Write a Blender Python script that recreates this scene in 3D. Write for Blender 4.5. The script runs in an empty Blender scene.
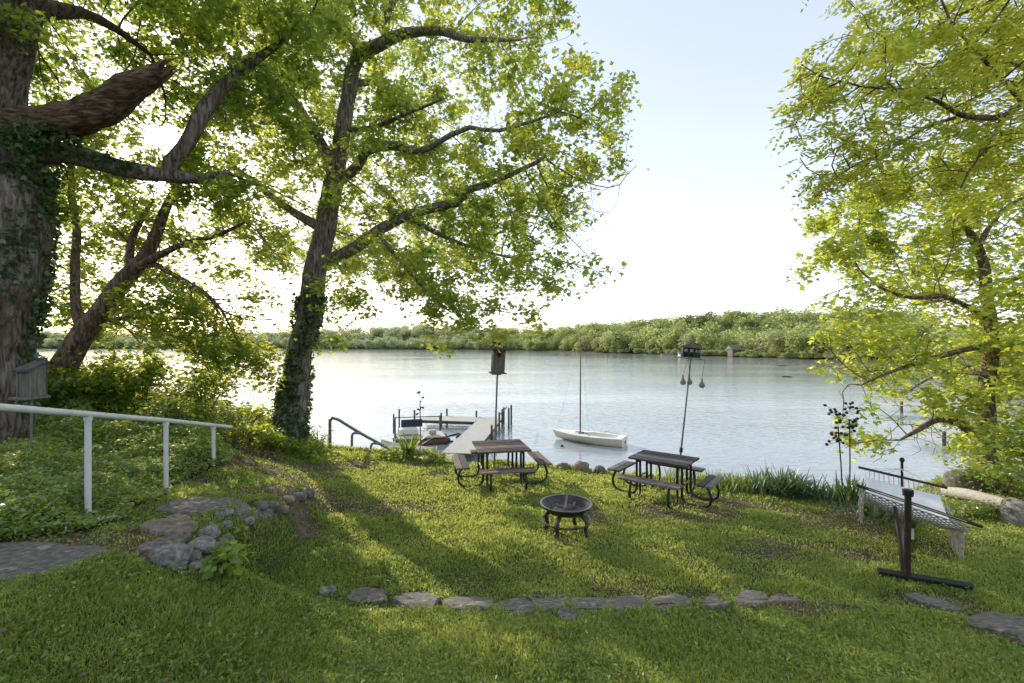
import bpy, math, random
import numpy as np
from mathutils import Vector, Matrix, noise as mnoise

random.seed(7)
RNG = np.random.default_rng(11)
C = bpy.context.scene.collection
PI = math.pi
F = 455.0          # focal length in pixels of the 1024 wide frame
FD = 600.0         # the survey of the garden was taken with depths for this focal length ...
K = F / FD         # ... so every surveyed depth is brought to its true distance with this factor
CX, CY = 512.0, 345.0
CAMZ = 5.3         # eye above the lake


def P(px, py, d):
    """a point of the place: surveyed depth d, seen in the direction (px, py)"""
    d = d * K
    return Vector(((px - CX) / F * d, d, CAMZ - (py - CY) / F * d))


# ------------------------------------------------------------------ materials
def new_mat(name):
    m = bpy.data.materials.new(name)
    m.use_nodes = True
    nt = m.node_tree
    nt.nodes.clear()
    return m, nt.nodes, nt.links


def ramp(N, L, src, stops):
    r = N.new('ShaderNodeValToRGB')
    el = r.color_ramp.elements
    while len(el) < len(stops):
        el.new(0.5)
    for e, (p, c) in zip(el, stops):
        e.position = p
        e.color = (c[0], c[1], c[2], 1)
    L.new(src, r.inputs[0])
    return r.outputs[0]


def noise(N, L, vec, scale, detail=4, rough=0.6, stretch=None):
    if stretch:
        mp = N.new('ShaderNodeMapping')
        mp.inputs['Scale'].default_value = stretch
        L.new(vec, mp.inputs[0])
        vec = mp.outputs[0]
    n = N.new('ShaderNodeTexNoise')
    n.inputs['Scale'].default_value = scale
    n.inputs['Detail'].default_value = detail
    n.inputs['Roughness'].default_value = rough
    L.new(vec, n.inputs['Vector'])
    return n.outputs['Fac']


def surf(name, stops, scale=6, rough=0.8, stretch=None, bump=0.0, bscale=None, metal=0.0, spec=0.3, detail=5, second=None):
    m, N, L = new_mat(name)
    o = N.new('ShaderNodeOutputMaterial')
    b = N.new('ShaderNodeBsdfPrincipled')
    L.new(b.outputs[0], o.inputs[0])
    tc = N.new('ShaderNodeTexCoord')
    v = tc.outputs['Object']
    n = noise(N, L, v, scale, detail, 0.65, stretch)
    col = ramp(N, L, n, stops)
    if second:
        n2 = noise(N, L, v, second[0], 3)
        mx = N.new('ShaderNodeMix')
        mx.data_type = 'RGBA'
        f = ramp(N, L, n2, [(second[2], (0, 0, 0)), (second[3], (1, 1, 1))])
        L.new(f, mx.inputs['Factor'])
        L.new(col, mx.inputs['A'])
        mx.inputs['B'].default_value = (*second[1], 1)
        col = mx.outputs['Result']
    L.new(col, b.inputs['Base Color'])
    b.inputs['Roughness'].default_value = rough
    b.inputs['Metallic'].default_value = metal
    b.inputs['Specular IOR Level'].default_value = spec
    if bump:
        nb = noise(N, L, v, bscale or scale, 6, 0.7, stretch)
        bp = N.new('ShaderNodeBump')
        bp.inputs['Strength'].default_value = bump
        bp.inputs['Distance'].default_value = 0.03
        L.new(nb, bp.inputs['Height'])
        L.new(bp.outputs[0], b.inputs['Normal'])
    return m


def leafmat(name, dif, tra, mix=0.5, var=0.35, gloss=0.06, clump=0.8, rough=0.45, hz=None):
    m, N, L = new_mat(name)
    o = N.new('ShaderNodeOutputMaterial')
    geo = N.new('ShaderNodeNewGeometry')
    tc = N.new('ShaderNodeTexCoord')
    at = N.new('ShaderNodeAttribute')
    at.attribute_name = 'rnd'
    nz = noise(N, L, tc.outputs['Object'], clump, 2)
    add = N.new('ShaderNodeMath')
    add.operation = 'ADD'
    L.new(at.outputs['Fac'], add.inputs[0])
    L.new(nz, add.inputs[1])
    half = N.new('ShaderNodeMath')
    half.operation = 'MULTIPLY'
    half.inputs[1].default_value = 0.5
    L.new(add.outputs[0], half.inputs[0])

    def sp(c):
        lo = tuple(x * (1 - var) for x in c)
        hi = tuple(min(1, x * (1 + var)) for x in c)
        hi = (hi[0] * 1.1, hi[1], hi[2])
        lo = (lo[0] * .88, lo[1], lo[2])
        return [(0.2, lo), (0.8, hi)]
    d = N.new('ShaderNodeBsdfDiffuse')
    L.new(ramp(N, L, half.outputs[0], sp(dif)), d.inputs[0])
    t = N.new('ShaderNodeBsdfTranslucent')
    L.new(ramp(N, L, half.outputs[0], sp(tra)), t.inputs[0])
    mx = N.new('ShaderNodeMixShader')
    mx.inputs[0].default_value = mix
    L.new(d.outputs[0], mx.inputs[1])
    L.new(t.outputs[0], mx.inputs[2])
    g = N.new('ShaderNodeBsdfGlossy')
    g.inputs['Roughness'].default_value = rough
    g.inputs[0].default_value = (0.9, 0.95, 1, 1)
    m2 = N.new('ShaderNodeMixShader')
    m2.inputs[0].default_value = gloss
    L.new(mx.outputs[0], m2.inputs[1])
    L.new(g.outputs[0], m2.inputs[2])
    L.new(m2.outputs[0], o.inputs[0])
    return m


def g3(v):
    return (v, v, v)


M = {}
M['bark'] = surf('maple_bark', [(0.36, (0.055, 0.045, 0.038)), (0.5, (0.18, 0.15, 0.13)), (0.64, (0.36, 0.31, 0.27))], 10, 0.9,
                 (2.2, 2.2, 0.45), 0.9, 6, second=(1.2, (0.085, 0.09, 0.05), 0.5, 0.75))
M['bark_warm'] = surf('brown_bark', [(0.36, (0.05, 0.035, 0.026)), (0.5, (0.16, 0.11, 0.08)), (0.64, (0.32, 0.24, 0.18))], 8, 0.9,
                      (2.2, 2.2, 0.5), 0.9, 7)
M['bark_old'] = surf('old_tree_bark', [(0.36, (0.035, 0.028, 0.024)), (0.49, (0.14, 0.115, 0.098)), (0.62, (0.27, 0.23, 0.20))], 8.5, 0.92,
                     (2.6, 2.6, 0.35), 1.0, 8.5, second=(0.9, (0.13, 0.085, 0.06), 0.5, 0.7))
M['bark_limb'] = surf('torn_limb_bark', [(0.36, (0.03, 0.019, 0.013)), (0.5, (0.115, 0.07, 0.048)), (0.64, (0.26, 0.18, 0.13))], 8.5, 0.92, (0.4, 2.6, 2.6), 1.0, 8.5)
M['broken'] = surf('torn_wood', [(0.3, (0.10, 0.055, 0.03)), (0.55, (0.24, 0.14, 0.08)), (0.75, (0.34, 0.23, 0.15))], 5, 0.9, (1, 1, 3), 0.8, 6)
M['leaf_maple'] = leafmat('maple_leaf', (0.12, 0.24, 0.045), (0.70, 0.98, 0.11), 0.6, 0.5)
M['leaf_dark'] = leafmat('old_tree_leaf', (0.10, 0.20, 0.04), (0.58, 0.88, 0.09), 0.54, 0.55)
M['leaf_gold'] = leafmat('young_maple_leaf', (0.25, 0.38, 0.05), (0.84, 0.99, 0.11), 0.6, 0.4)
M['leaf_locust'] = leafmat('feathery_leaf', (0.25, 0.37, 0.045), (0.90, 0.99, 0.10), 0.6, 0.4)
M['leaf_shrub'] = leafmat('shrub_leaf', (0.11, 0.21, 0.035), (0.62, 0.90, 0.08), 0.54, 0.55)
M['leaf_ivy'] = leafmat('ivy_leaf', (0.045, 0.095, 0.025), (0.16, 0.26, 0.035), 0.35, gloss=0.09, clump=1.5)
M['leaf_cover'] = leafmat('ground_cover_leaf', (0.13, 0.26, 0.045), (0.70, 0.97, 0.10), 0.52, 0.6, gloss=0.10, clump=1.6)
M['grass'] = leafmat('grass_blade', (0.145, 0.285, 0.06), (0.74, 0.99, 0.15), 0.54, 0.6, 0.05, 0.9)
M['weed'] = leafmat('weed_leaf', (0.14, 0.27, 0.035), (0.66, 0.86, 0.08), 0.5, 0.5, 0.05, 1.2)
M['litter'] = leafmat('dead_leaf', (0.20, 0.15, 0.10), (0.15, 0.10, 0.05), 0.2, 0.5, 0.02, 2)
M['strap'] = leafmat('strap_leaf', (0.05, 0.10, 0.03), (0.18, 0.28, 0.05), 0.4, 0.4, 0.08, 2)
M['strap_light'] = leafmat('pale_strap_leaf', (0.11, 0.17, 0.04), (0.38, 0.48, 0.06), 0.45, 0.4, 0.06, 2)
M['far_leaf'] = leafmat('far_leaf', (0.33, 0.41, 0.17), (0.58, 0.68, 0.24), 0.45, 0.6, 0.0, 0.06)  # far-shore leaf colour raised to stand in for haze across the lake
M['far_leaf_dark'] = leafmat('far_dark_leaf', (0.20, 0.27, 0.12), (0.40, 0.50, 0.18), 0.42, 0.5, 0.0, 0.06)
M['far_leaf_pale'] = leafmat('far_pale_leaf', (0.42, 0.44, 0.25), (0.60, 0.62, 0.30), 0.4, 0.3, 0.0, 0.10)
M['far_leaf_hazed'] = leafmat('haze_painted_leaf', (0.40, 0.46, 0.29), (0.62, 0.68, 0.38), 0.45, 0.3, 0.0, 0.10)  # distant haze painted in as paler leaf colour; no haze volume
M['white_metal'] = surf('white_rail_paint', [(0.3, g3(0.62)), (0.6, g3(0.76)), (0.8, (0.82, 0.82, 0.8))], 6, 0.4, None, 0.05, 60)
M['dark_metal'] = surf('black_tube_paint', [(0.3, g3(0.010)), (0.7, g3(0.03))], 12, 0.42, spec=0.5)
M['grey_metal'] = surf('galvanised_tube', [(0.3, (0.16, 0.165, 0.17)), (0.7, (0.3, 0.3, 0.31))], 12, 0.5, metal=0.5)
M['rust'] = surf('rusty_steel', [(0.3, (0.018, 0.013, 0.011)), (0.55, (0.045, 0.027, 0.02)), (0.75, (0.10, 0.055, 0.04))], 9, 0.6, spec=0.4)
def per_board(m):
    nt = m.node_tree
    N, L = nt.nodes, nt.links
    b = next(n for n in N if n.type == 'BSDF_PRINCIPLED')
    src = b.inputs['Base Color'].links[0].from_socket
    geo = N.new('ShaderNodeNewGeometry')
    r = ramp(N, L, geo.outputs['Random Per Island'], [(0, g3(.4)), (.5, g3(.9)), (1, g3(2.3))])
    mx = N.new('ShaderNodeMix')
    mx.data_type = 'RGBA'
    mx.blend_type = 'MULTIPLY'
    mx.inputs['Factor'].default_value = 1
    L.new(src, mx.inputs['A'])
    L.new(r, mx.inputs['B'])
    L.new(mx.outputs['Result'], b.inputs['Base Color'])


M['plank'] = surf('weathered_planks', [(0.25, (0.03, 0.027, 0.027)), (0.5, (0.115, 0.105, 0.105)), (0.75, (0.25, 0.235, 0.235))], 6, 0.8,
                  (0.7, 9, 9), 0.5, 8, second=(1.6, (0.10, 0.055, 0.035), 0.55, 0.75))
M['plank_warm'] = surf('brown_weathered_planks', [(0.25, (0.035, 0.028, 0.026)), (0.5, (0.13, 0.10, 0.088)), (0.75, (0.28, 0.235, 0.21))], 6, 0.8,
                       (0.7, 9, 9), 0.5, 8, second=(2.2, (0.15, 0.08, 0.05), 0.5, 0.7))
per_board(M['plank'])
per_board(M['plank_warm'])
M['cedar'] = surf('weathered_cedar', [(0.3, (0.10, 0.088, 0.08)), (0.55, (0.2, 0.18, 0.165)), (0.75, (0.31, 0.285, 0.265))], 9, 0.85, (6, 6, 0.6), 0.4, 10)
M['cedar_dark'] = surf('dark_roof_board', [(0.3, (0.05, 0.048, 0.05)), (0.7, (0.12, 0.115, 0.115))], 9, 0.85, None, 0.4, 20)
M['hole'] = surf('nest_hole_shadow', [(0.3, g3(0.008)), (0.7, g3(0.02))], 5, 0.9)
M['redrim'] = surf('red_hole_rim', [(0.3, (0.10, 0.03, 0.02)), (0.7, (0.2, 0.06, 0.04))], 9, 0.8)
M['stone'] = surf('field_stone', [(0.28, (0.13, 0.12, 0.11)), (0.5, (0.31, 0.29, 0.265)), (0.72, (0.55, 0.52, 0.48))], 26, 0.9, None, 1.0, 60,
                  second=(9.0, (0.14, 0.15, 0.09), 0.55, 0.66))
M['slab'] = surf('flagstone', [(0.28, (0.09, 0.083, 0.077)), (0.5, (0.21, 0.19, 0.17)), (0.72, (0.38, 0.35, 0.31))], 20, 0.92, None, 1.0, 55,
                 second=(7.0, (0.42, 0.41, 0.36), 0.60, 0.68))
M['slab_warm'] = surf('tan_flagstone', [(0.28, (0.15, 0.12, 0.095)), (0.5, (0.31, 0.25, 0.20)), (0.72, (0.48, 0.41, 0.34))], 20, 0.9, None, 1.0, 55,
                      second=(6.0, (0.11, 0.12, 0.06), 0.56, 0.7))
M['pit'] = surf('fire_bowl_iron', [(0.3, g3(0.018)), (0.55, (0.05, 0.043, 0.042)), (0.75, (0.13, 0.095, 0.08))], 9, 0.45, spec=0.5, metal=0.2)
M['rim'] = surf('worn_rim_enamel', [(0.3, (0.02, 0.022, 0.035)), (0.7, (0.09, 0.09, 0.11))], 9, 0.25, spec=0.6)
M['ash'] = surf('grey_ash', [(0.3, (0.05, 0.047, 0.045)), (0.6, (0.14, 0.13, 0.125)), (0.8, (0.4, 0.38, 0.36))], 14, 0.95, None, 0.8, 20)
M['stick'] = surf('pale_stick', [(0.3, (0.2, 0.15, 0.11)), (0.7, (0.36, 0.3, 0.24))], 14, 0.9)
M['boat'] = surf('cream_gelcoat', [(0.3, (0.70, 0.61, 0.46)), (0.7, (0.82, 0.74, 0.60))], 3, 0.35, spec=0.5)
M['boat_in'] = surf('white_deck_paint', [(0.3, (0.74, 0.71, 0.66)), (0.7, (0.82, 0.80, 0.76))], 4, 0.5)
M['mast'] = surf('varnished_mast', [(0.3, (0.10, 0.07, 0.05)), (0.7, (0.22, 0.15, 0.10))], 5, 0.5, (4, 4, 0.4))
M['rope'] = surf('dark_rope', [(0.3, g3(0.02)), (0.7, g3(0.09))], 40, 0.9)
M['rope_pale'] = surf('cotton_cord', [(0.3, (0.55, 0.49, 0.42)), (0.7, (0.78, 0.73, 0.66))], 40, 0.9)
M['dock'] = surf('pale_dock_boards', [(0.3, (0.36, 0.345, 0.325)), (0.7, (0.56, 0.54, 0.51))], 3, 0.8, (0.6, 6, 6), 0.2, 9)
M['dock_post'] = surf('grey_dock_post', [(0.3, (0.045, 0.043, 0.04)), (0.7, (0.13, 0.125, 0.12))], 6, 0.85)
M['pontoon'] = surf('red_brown_pontoon', [(0.3, (0.09, 0.05, 0.035)), (0.7, (0.18, 0.10, 0.07))], 5, 0.5)
M['navy'] = surf('navy_vinyl', [(0.3, (0.025, 0.03, 0.06)), (0.7, (0.05, 0.055, 0.10))], 8, 0.5)
M['canoe'] = surf('cream_canoe_hull', [(0.3, (0.58, 0.53, 0.42)), (0.7, (0.74, 0.70, 0.60))], 5, 0.5)
M['teal'] = surf('teal_canoe_hull', [(0.3, (0.02, 0.30, 0.22)), (0.7, (0.05, 0.42, 0.32))], 5, 0.4)
M['green_dark'] = surf('dark_green_wall', [(0.3, (0.012, 0.035, 0.025)), (0.7, (0.03, 0.07, 0.05))], 8, 0.6)
M['pale_green'] = surf('pale_green_wall', [(0.3, (0.30, 0.34, 0.31)), (0.7, (0.42, 0.46, 0.42))], 8, 0.7)
M['gourd'] = surf('gourd_skin', [(0.3, (0.23, 0.20, 0.14)), (0.7, (0.38, 0.34, 0.26))], 10, 0.6)
M['cloth'] = surf('white_hammock_cloth', [(0.3, (0.76, 0.77, 0.80)), (0.7, (0.86, 0.86, 0.87))], 3, 0.9, None, 0.3, 30,
                  second=(2.5, (0.55, 0.45, 0.38), 0.62, 0.75))
M['fringe'] = surf('knotted_fringe', [(0.35, (0.52, 0.46, 0.38)), (0.65, (0.80, 0.74, 0.66))], 40, 0.95, (1, 1, 0.4), 0.8, 50)
M['net'] = surf('crochet_net', [(0.35, (0.40, 0.36, 0.31)), (0.65, (0.66, 0.61, 0.55))], 30, 0.95)
M['log'] = surf('bleached_log', [(0.3, (0.42, 0.38, 0.33)), (0.7, (0.66, 0.62, 0.56))], 6, 0.85, (0.5, 5, 5), 0.4, 12)
M['house_w'] = surf('white_siding', [(0.3, (0.6, 0.58, 0.54)), (0.7, (0.74, 0.72, 0.68))], 0.6, 0.8)
M['house_b'] = surf('brown_siding', [(0.3, (0.12, 0.10, 0.09)), (0.7, (0.19, 0.16, 0.14))], 0.6, 0.8)
M['roof'] = surf('grey_shingle', [(0.3, (0.13, 0.12, 0.12)), (0.7, (0.24, 0.23, 0.22))], 1, 0.9)
M['glass'] = surf('window_glass', [(0.3, (0.03, 0.04, 0.05)), (0.7, (0.08, 0.09, 0.1))], 1, 0.15, spec=0.6)
M['step'] = surf('grey_step_timber', [(0.3, (0.10, 0.095, 0.09)), (0.7, (0.22, 0.21, 0.2))], 7, 0.9, None, 0.4, 12)


# ------------------------------------------------------------------ mesh helpers
class MB:
    def __init__(s):
        s.v, s.f = [], []

    def add(s, v, f):
        b = len(s.v)
        s.v += [tuple(x) for x in v]
        s.f += [tuple(i + b for i in q) for q in f]
        return s

    def box(s, c, size, rot=None, bev=0.0):
        """box with chamfered edges"""
        hx, hy, hz = size[0] / 2, size[1] / 2, size[2] / 2
        R = rot if rot is not None else Matrix.Identity(3)
        c = Vector(c)
        b = min(bev, hx * .9, hy * .9, hz * .9)
        if b <= 0:
            vs = [(x, y, z) for x in (-hx, hx) for y in (-hy, hy) for z in (-hz, hz)]
            fs = [(0, 1, 3, 2), (4, 6, 7, 5), (0, 4, 5, 1), (2, 3, 7, 6), (0, 2, 6, 4), (1, 5, 7, 3)]
        else:
            vs = []
            idx = {}
            for sx in (-1, 1):
                for sy in (-1, 1):
                    for sz in (-1, 1):
                        for a in range(3):
                            q = [sx * (hx - b), sy * (hy - b), sz * (hz - b)]
                            q[a] = (sx, sy, sz)[a] * (hx, hy, hz)[a]
                            idx[(sx, sy, sz, a)] = len(vs)
                            vs.append(tuple(q))
            fs = []
            for a in range(3):
                o = [k for k in range(3) if k != a]
                for sg in (-1, 1):
                    q = []
                    for u, w in ((-1, -1), (1, -1), (1, 1), (-1, 1)):
                        t = [0, 0, 0]
                        t[a] = sg
                        t[o[0]] = u
                        t[o[1]] = w
                        q.append(idx[(*t, a)])
                    flip = (sg > 0) == (a == 1)
                    fs.append(tuple(reversed(q)) if flip else tuple(q))
            for a in range(3):
                o = [k for k in range(3) if k != a]
                for u in (-1, 1):
                    for w in (-1, 1):
                        q = []
                        for e, k in ((-1, o[0]), (1, o[0]), (1, o[1]), (-1, o[1])):
                            t = [0, 0, 0]
                            t[a] = e
                            t[o[0]] = u
                            t[o[1]] = w
                            q.append(idx[(*t, k)])
                        fs.append(tuple(q))
            for sx in (-1, 1):
                for sy in (-1, 1):
                    for sz in (-1, 1):
                        fs.append(tuple(idx[(sx, sy, sz, a)] for a in range(3)))
        return s.add([c + R @ Vector(v) for v in vs], fs)

    def tube(s, pts, r, n=8, cap=True, squash=None):
        pts = [Vector(p) for p in pts]
        rs = r if isinstance(r, (list, tuple)) else [r] * len(pts)
        vs, fs = [], []
        up = None
        for i, p in enumerate(pts):
            d = (pts[min(i + 1, len(pts) - 1)] - pts[max(i - 1, 0)])
            d = d.normalized() if d.length > 1e-9 else Vector((0, 0, 1))
            if up is None:
                a = Vector((0, 0, 1)) if abs(d.z) < 0.9 else Vector((1, 0, 0))
                up = (a - d * a.dot(d)).normalized()
            else:
                up = (up - d * up.dot(d))
                up = up.normalized() if up.length > 1e-6 else d.orthogonal().normalized()
            w = d.cross(up)
            for k in range(n):
                t = 2 * PI * k / n
                vs.append(p + (up * math.cos(t) + w * math.sin(t)) * rs[i])
        for i in range(len(pts) - 1):
            for k in range(n):
                a, b = i * n + k, i * n + (k + 1) % n
                fs.append((a, b, b + n, a + n))
        if cap:
            fs.append(tuple(reversed(range(n))))
            fs.append(tuple(range((len(pts) - 1) * n, len(pts) * n)))
        return s.add(vs, fs)

    def lathe(s, prof, c=(0, 0, 0), n=24, R=None, cap=True):
        vs, fs = [], []
        c = Vector(c)
        for (r, z) in prof:
            for k in range(n):
                t = 2 * PI * k / n
                q = Vector((r * math.cos(t), r * math.sin(t), z))
                vs.append(c + (R @ q if R is not None else q))
        for i in range(len(prof) - 1):
            for k in range(n):
                a, b = i * n + k, i * n + (k + 1) % n
                fs.append((a, b, b + n, a + n))
        if cap:
            fs.append(tuple(reversed(range(n))))
            fs.append(tuple(range((len(prof) - 1) * n, len(prof) * n)))
        return s.add(vs, fs)

    def build(s, name, m, parent=None, smooth=False):
        me = bpy.data.meshes.new(name)
        me.from_pydata(s.v, [], s.f)
        me.update()
        me.materials.append(m)
        if smooth:
            me.shade_smooth()
            try:
                me.set_sharp_from_angle(angle=math.radians(42))
            except Exception:
                pass
        return link(name, me, parent)


def link(name, me, parent=None):
    o = bpy.data.objects.new(name, me)
    C.objects.link(o)
    if parent is not None:
        o.parent = parent
        # parts are built in world space: undo the parent's place
        o.matrix_parent_inverse = parent_matrix(parent).inverted()
    return o


def parent_matrix(o):
    m = o.matrix_basis.copy()
    if o.parent is not None:
        m = parent_matrix(o.parent) @ o.matrix_parent_inverse @ m
    return m


def tag(o, label, cat, group=None, kind=None):
    if label:
        o['label'] = label
    if cat:
        o['category'] = cat
    if group:
        o['group'] = group
    if kind:
        o['kind'] = kind
    return o


def thing(name, label, cat, loc, group=None):
    o = bpy.data.objects.new(name, None)
    o.location = loc
    o.empty_display_size = 0.2
    C.objects.link(o)
    return tag(o, label, cat, group)


def npmesh(name, co, faces_k, m, rnd=None, parent=None):
    """co (N,K,3): N separate faces of K corners"""
    n, k, _ = co.shape
    me = bpy.data.meshes.new(name)
    me.vertices.add(n * k)
    me.vertices.foreach_set('co', co.astype(np.float32).ravel())
    idx = np.arange(n * k, dtype=np.int32).reshape(n, k)
    polys = np.concatenate([idx[:, list(f)].reshape(n, 1, -1) for f in faces_k], axis=1).reshape(-1, len(faces_k[0]))
    me.loops.add(polys.size)
    me.loops.foreach_set('vertex_index', polys.ravel())
    me.polygons.add(len(polys))
    me.polygons.foreach_set('loop_start', np.arange(0, polys.size, polys.shape[1], dtype=np.int32))
    a = me.attributes.new('rnd', 'FLOAT', 'FACE')
    r = RNG.random(n) if rnd is None else rnd
    a.data.foreach_set('value', np.repeat(r, len(faces_k)).astype(np.float32))
    me.materials.append(m)
    me.update(calc_edges=True)
    return link(name, me, parent)


T_MAPLE = np.array([(0, 0, 0), (.30, .12, .03), (.52, .42, -.06), (.20, .50, .02), (0, 1, -.10), (-.20, .50, .02), (-.52, .42, -.06), (-.30, .12, .03)])
T_OVAL = np.array([(0, 0, 0), (.26, .35, .05), (.20, .7, .02), (0, 1, -.06), (-.20, .7, .02), (-.26, .35, .05)])
T_SLIM = np.array([(0, 0, 0), (.19, .45, .04), (0, 1, -.03), (-.19, .45, .04)])


def leaves(cent, size, tmpl, tilt=0.55, droop=0.25):
    """world-space leaf faces round the given points"""
    n = len(cent)
    yaw = RNG.random(n) * 2 * PI
    nz = np.stack([RNG.normal(0, tilt, n), RNG.normal(0, tilt, n), np.ones(n)], 1)
    nz /= np.linalg.norm(nz, axis=1, keepdims=True)
    fw = np.stack([np.cos(yaw), np.sin(yaw), -droop + RNG.normal(0, .25, n)], 1)
    fw -= nz * (fw * nz).sum(1, keepdims=True)
    fw /= np.linalg.norm(fw, axis=1, keepdims=True)
    rt = np.cross(fw, nz)
    t = tmpl[None] * np.asarray(size).reshape(-1, 1, 1)
    return cent[:, None, :] + t[..., 0:1] * rt[:, None] + t[..., 1:2] * fw[:, None] + t[..., 2:3] * nz[:, None]


# ------------------------------------------------------------------ terrain
def sstep(a, b, x):
    t = np.clip((x - a) / (b - a), 0, 1)
    return t * t * (3 - 2 * t)


EDGE = np.array([(-7, 20), (-6.2, 14), (-4.3, 11.4), (-3.25, 9.6), (-2.95, 8), (-2.85, 6.6), (-2.7, 5.75), (-2.3, 5.4), (-1.6, 5.5), (0, 5.62), (1.2, 5.66),
                 (2.4, 5.86), (3.0, 5.8), (4.1, 5.15), (6, 4.3), (10, 3.4), (40, 0)])
UPOLY = np.concatenate([EDGE, [(40, -60), (-90, -60), (-90, 20)]])


def seg_dist(x, y, pl):
    d = np.full(x.shape, 1e9)
    for (a, b), (c, e) in zip(pl[:-1], pl[1:]):
        dx, dy = c - a, e - b
        t = np.clip(((x - a) * dx + (y - b) * dy) / (dx * dx + dy * dy), 0, 1)
        d = np.minimum(d, np.hypot(x - a - t * dx, y - b - t * dy))
    return d


def inside(x, y, pg):
    r = np.zeros(x.shape, bool)
    n = len(pg)
    for i in range(n):
        x1, y1 = pg[i]
        x2, y2 = pg[(i + 1) % n]
        if y1 == y2:
            continue
        c = ((y1 > y) != (y2 > y)) & (x < (x2 - x1) * (y - y1) / (y2 - y1) + x1)
        r ^= c
    return r


def vnoise(x, y, s, seed=0):
    """cheap smooth value noise"""
    x = x * s + 37.3 * seed
    y = y * s - 11.9 * seed
    xi, yi = np.floor(x), np.floor(y)
    fx, fy = x - xi, y - yi
    fx, fy = fx * fx * (3 - 2 * fx), fy * fy * (3 - 2 * fy)

    def h(a, b):
        q = np.sin(a * 127.1 + b * 311.7 + seed * 74.7) * 43758.5453
        return q - np.floor(q)
    return (h(xi, yi) * (1 - fx) + h(xi + 1, yi) * fx) * (1 - fy) + (h(xi, yi + 1) * (1 - fx) + h(xi + 1, yi + 1) * fx) * fy


def edge_y(x):
    """where the lawn ends and the bank drops to the lake"""
    return np.interp(x, [-60, -12, -7, -5.5, -3.9, 1.4, 6.5, 8, 12, 16, 60], [24, 18.5, 17.2, 16.7, 16.0, 14.4, 12.4, 12.6, 15.2, 17.5, 30])


def shore_d(u):
    """distance to the opposite shore along x/y = u"""
    px = u * FD + CX
    return np.interp(px, [-400, 60, 330, 450, 530, 600, 690, 780, 840, 900, 960, 1024, 1150, 1400],
                     [900, 860, 800, 680, 520, 400, 292, 232, 205, 165, 118, 86, 60, 40])


def hill_h(u):
    px = u * FD + CX
    return np.interp(px, [-400, 60, 330, 450, 600, 700, 780, 840, 960, 1100], [17, 17, 17, 20, 15, 14.5, 14, 13, 7, 4])


def lawn_h(x, y):
    x = np.asarray(x, float)
    y = np.asarray(y, float)
    yl = np.where(y > 9, 9 + (y - 9) * 0.3, y)
    w = sstep(1.2, 3.3, -x)
    yy = y * (1 - w) + yl * w
    U = -1.62 - 0.14 * yy + w * (0.45 + 0.035 * y) + 0.12 * np.maximum(0, -x - 4)
    U = np.maximum(U, -6)
    Lz = -2.62 - 0.035 * (y - 6) - 0.03 * np.clip(x, 0, 8) + 0.06 * np.clip(-x - 1.5, 0, 6)
    d = seg_dist(x, y, EDGE)
    s = np.where(inside(x, y, UPOLY), d, -d)
    bw = 0.16 + 0.25 * np.clip(-x - 2.6, 0, 1) + 1.5 * sstep(8.6, 12, y)
    k = sstep(-1, 1, s / bw)
    h = np.where(y < 22, U * k + Lz * (1 - k), Lz)
    h = h + 0.05 * (vnoise(x, y, 0.9, 1) - 0.5) + 0.022 * (vnoise(x, y, 3.1, 2) - 0.5)
    return h


def ground_z(x, y):
    x = np.asarray(x, float)
    y = np.asarray(y, float) / K
    h = lawn_h(x, y)
    t = y - edge_y(x)
    drop = sstep(-0.25, 2.8, t)
    z = h * (1 - drop) + (-5.6) * drop - 1.6 * sstep(2.5, 9, t) + 0.1 * (vnoise(x, y, 1.7, 3) - .5) * sstep(0, .5, t)
    u = x / np.maximum(y, 1)
    D = shore_d(u)
    a = y - D
    far = sstep(-6, 5, a) * 2.6 + sstep(6, 120, a) * hill_h(u) * (0.75 + 0.5 * vnoise(x, y, 0.012, 5))
    z = np.where(y > 25, z + far, z)
    return z + CAMZ


def gz(x, y):
    return float(ground_z(np.array([x]), np.array([y]))[0])


# path slabs (centre x, y, half length, half width, turn)
def pxg(px, py):
    """where the sight line through (px, py) meets the ground"""
    lo, hi = 2.0, 30.0
    u, v = (px - CX) / F, (py - CY) / F
    d = np.linspace(1.5, 20, 2200)
    z = ground_z(u * d, d)
    s = (CAMZ - v * d) - z
    k = np.argmax(s < 0)
    return Vector((u * d[k], d[k], z[k]))


def axis(parts):
    return np.unique(np.round(np.concatenate(parts), 4))


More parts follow.
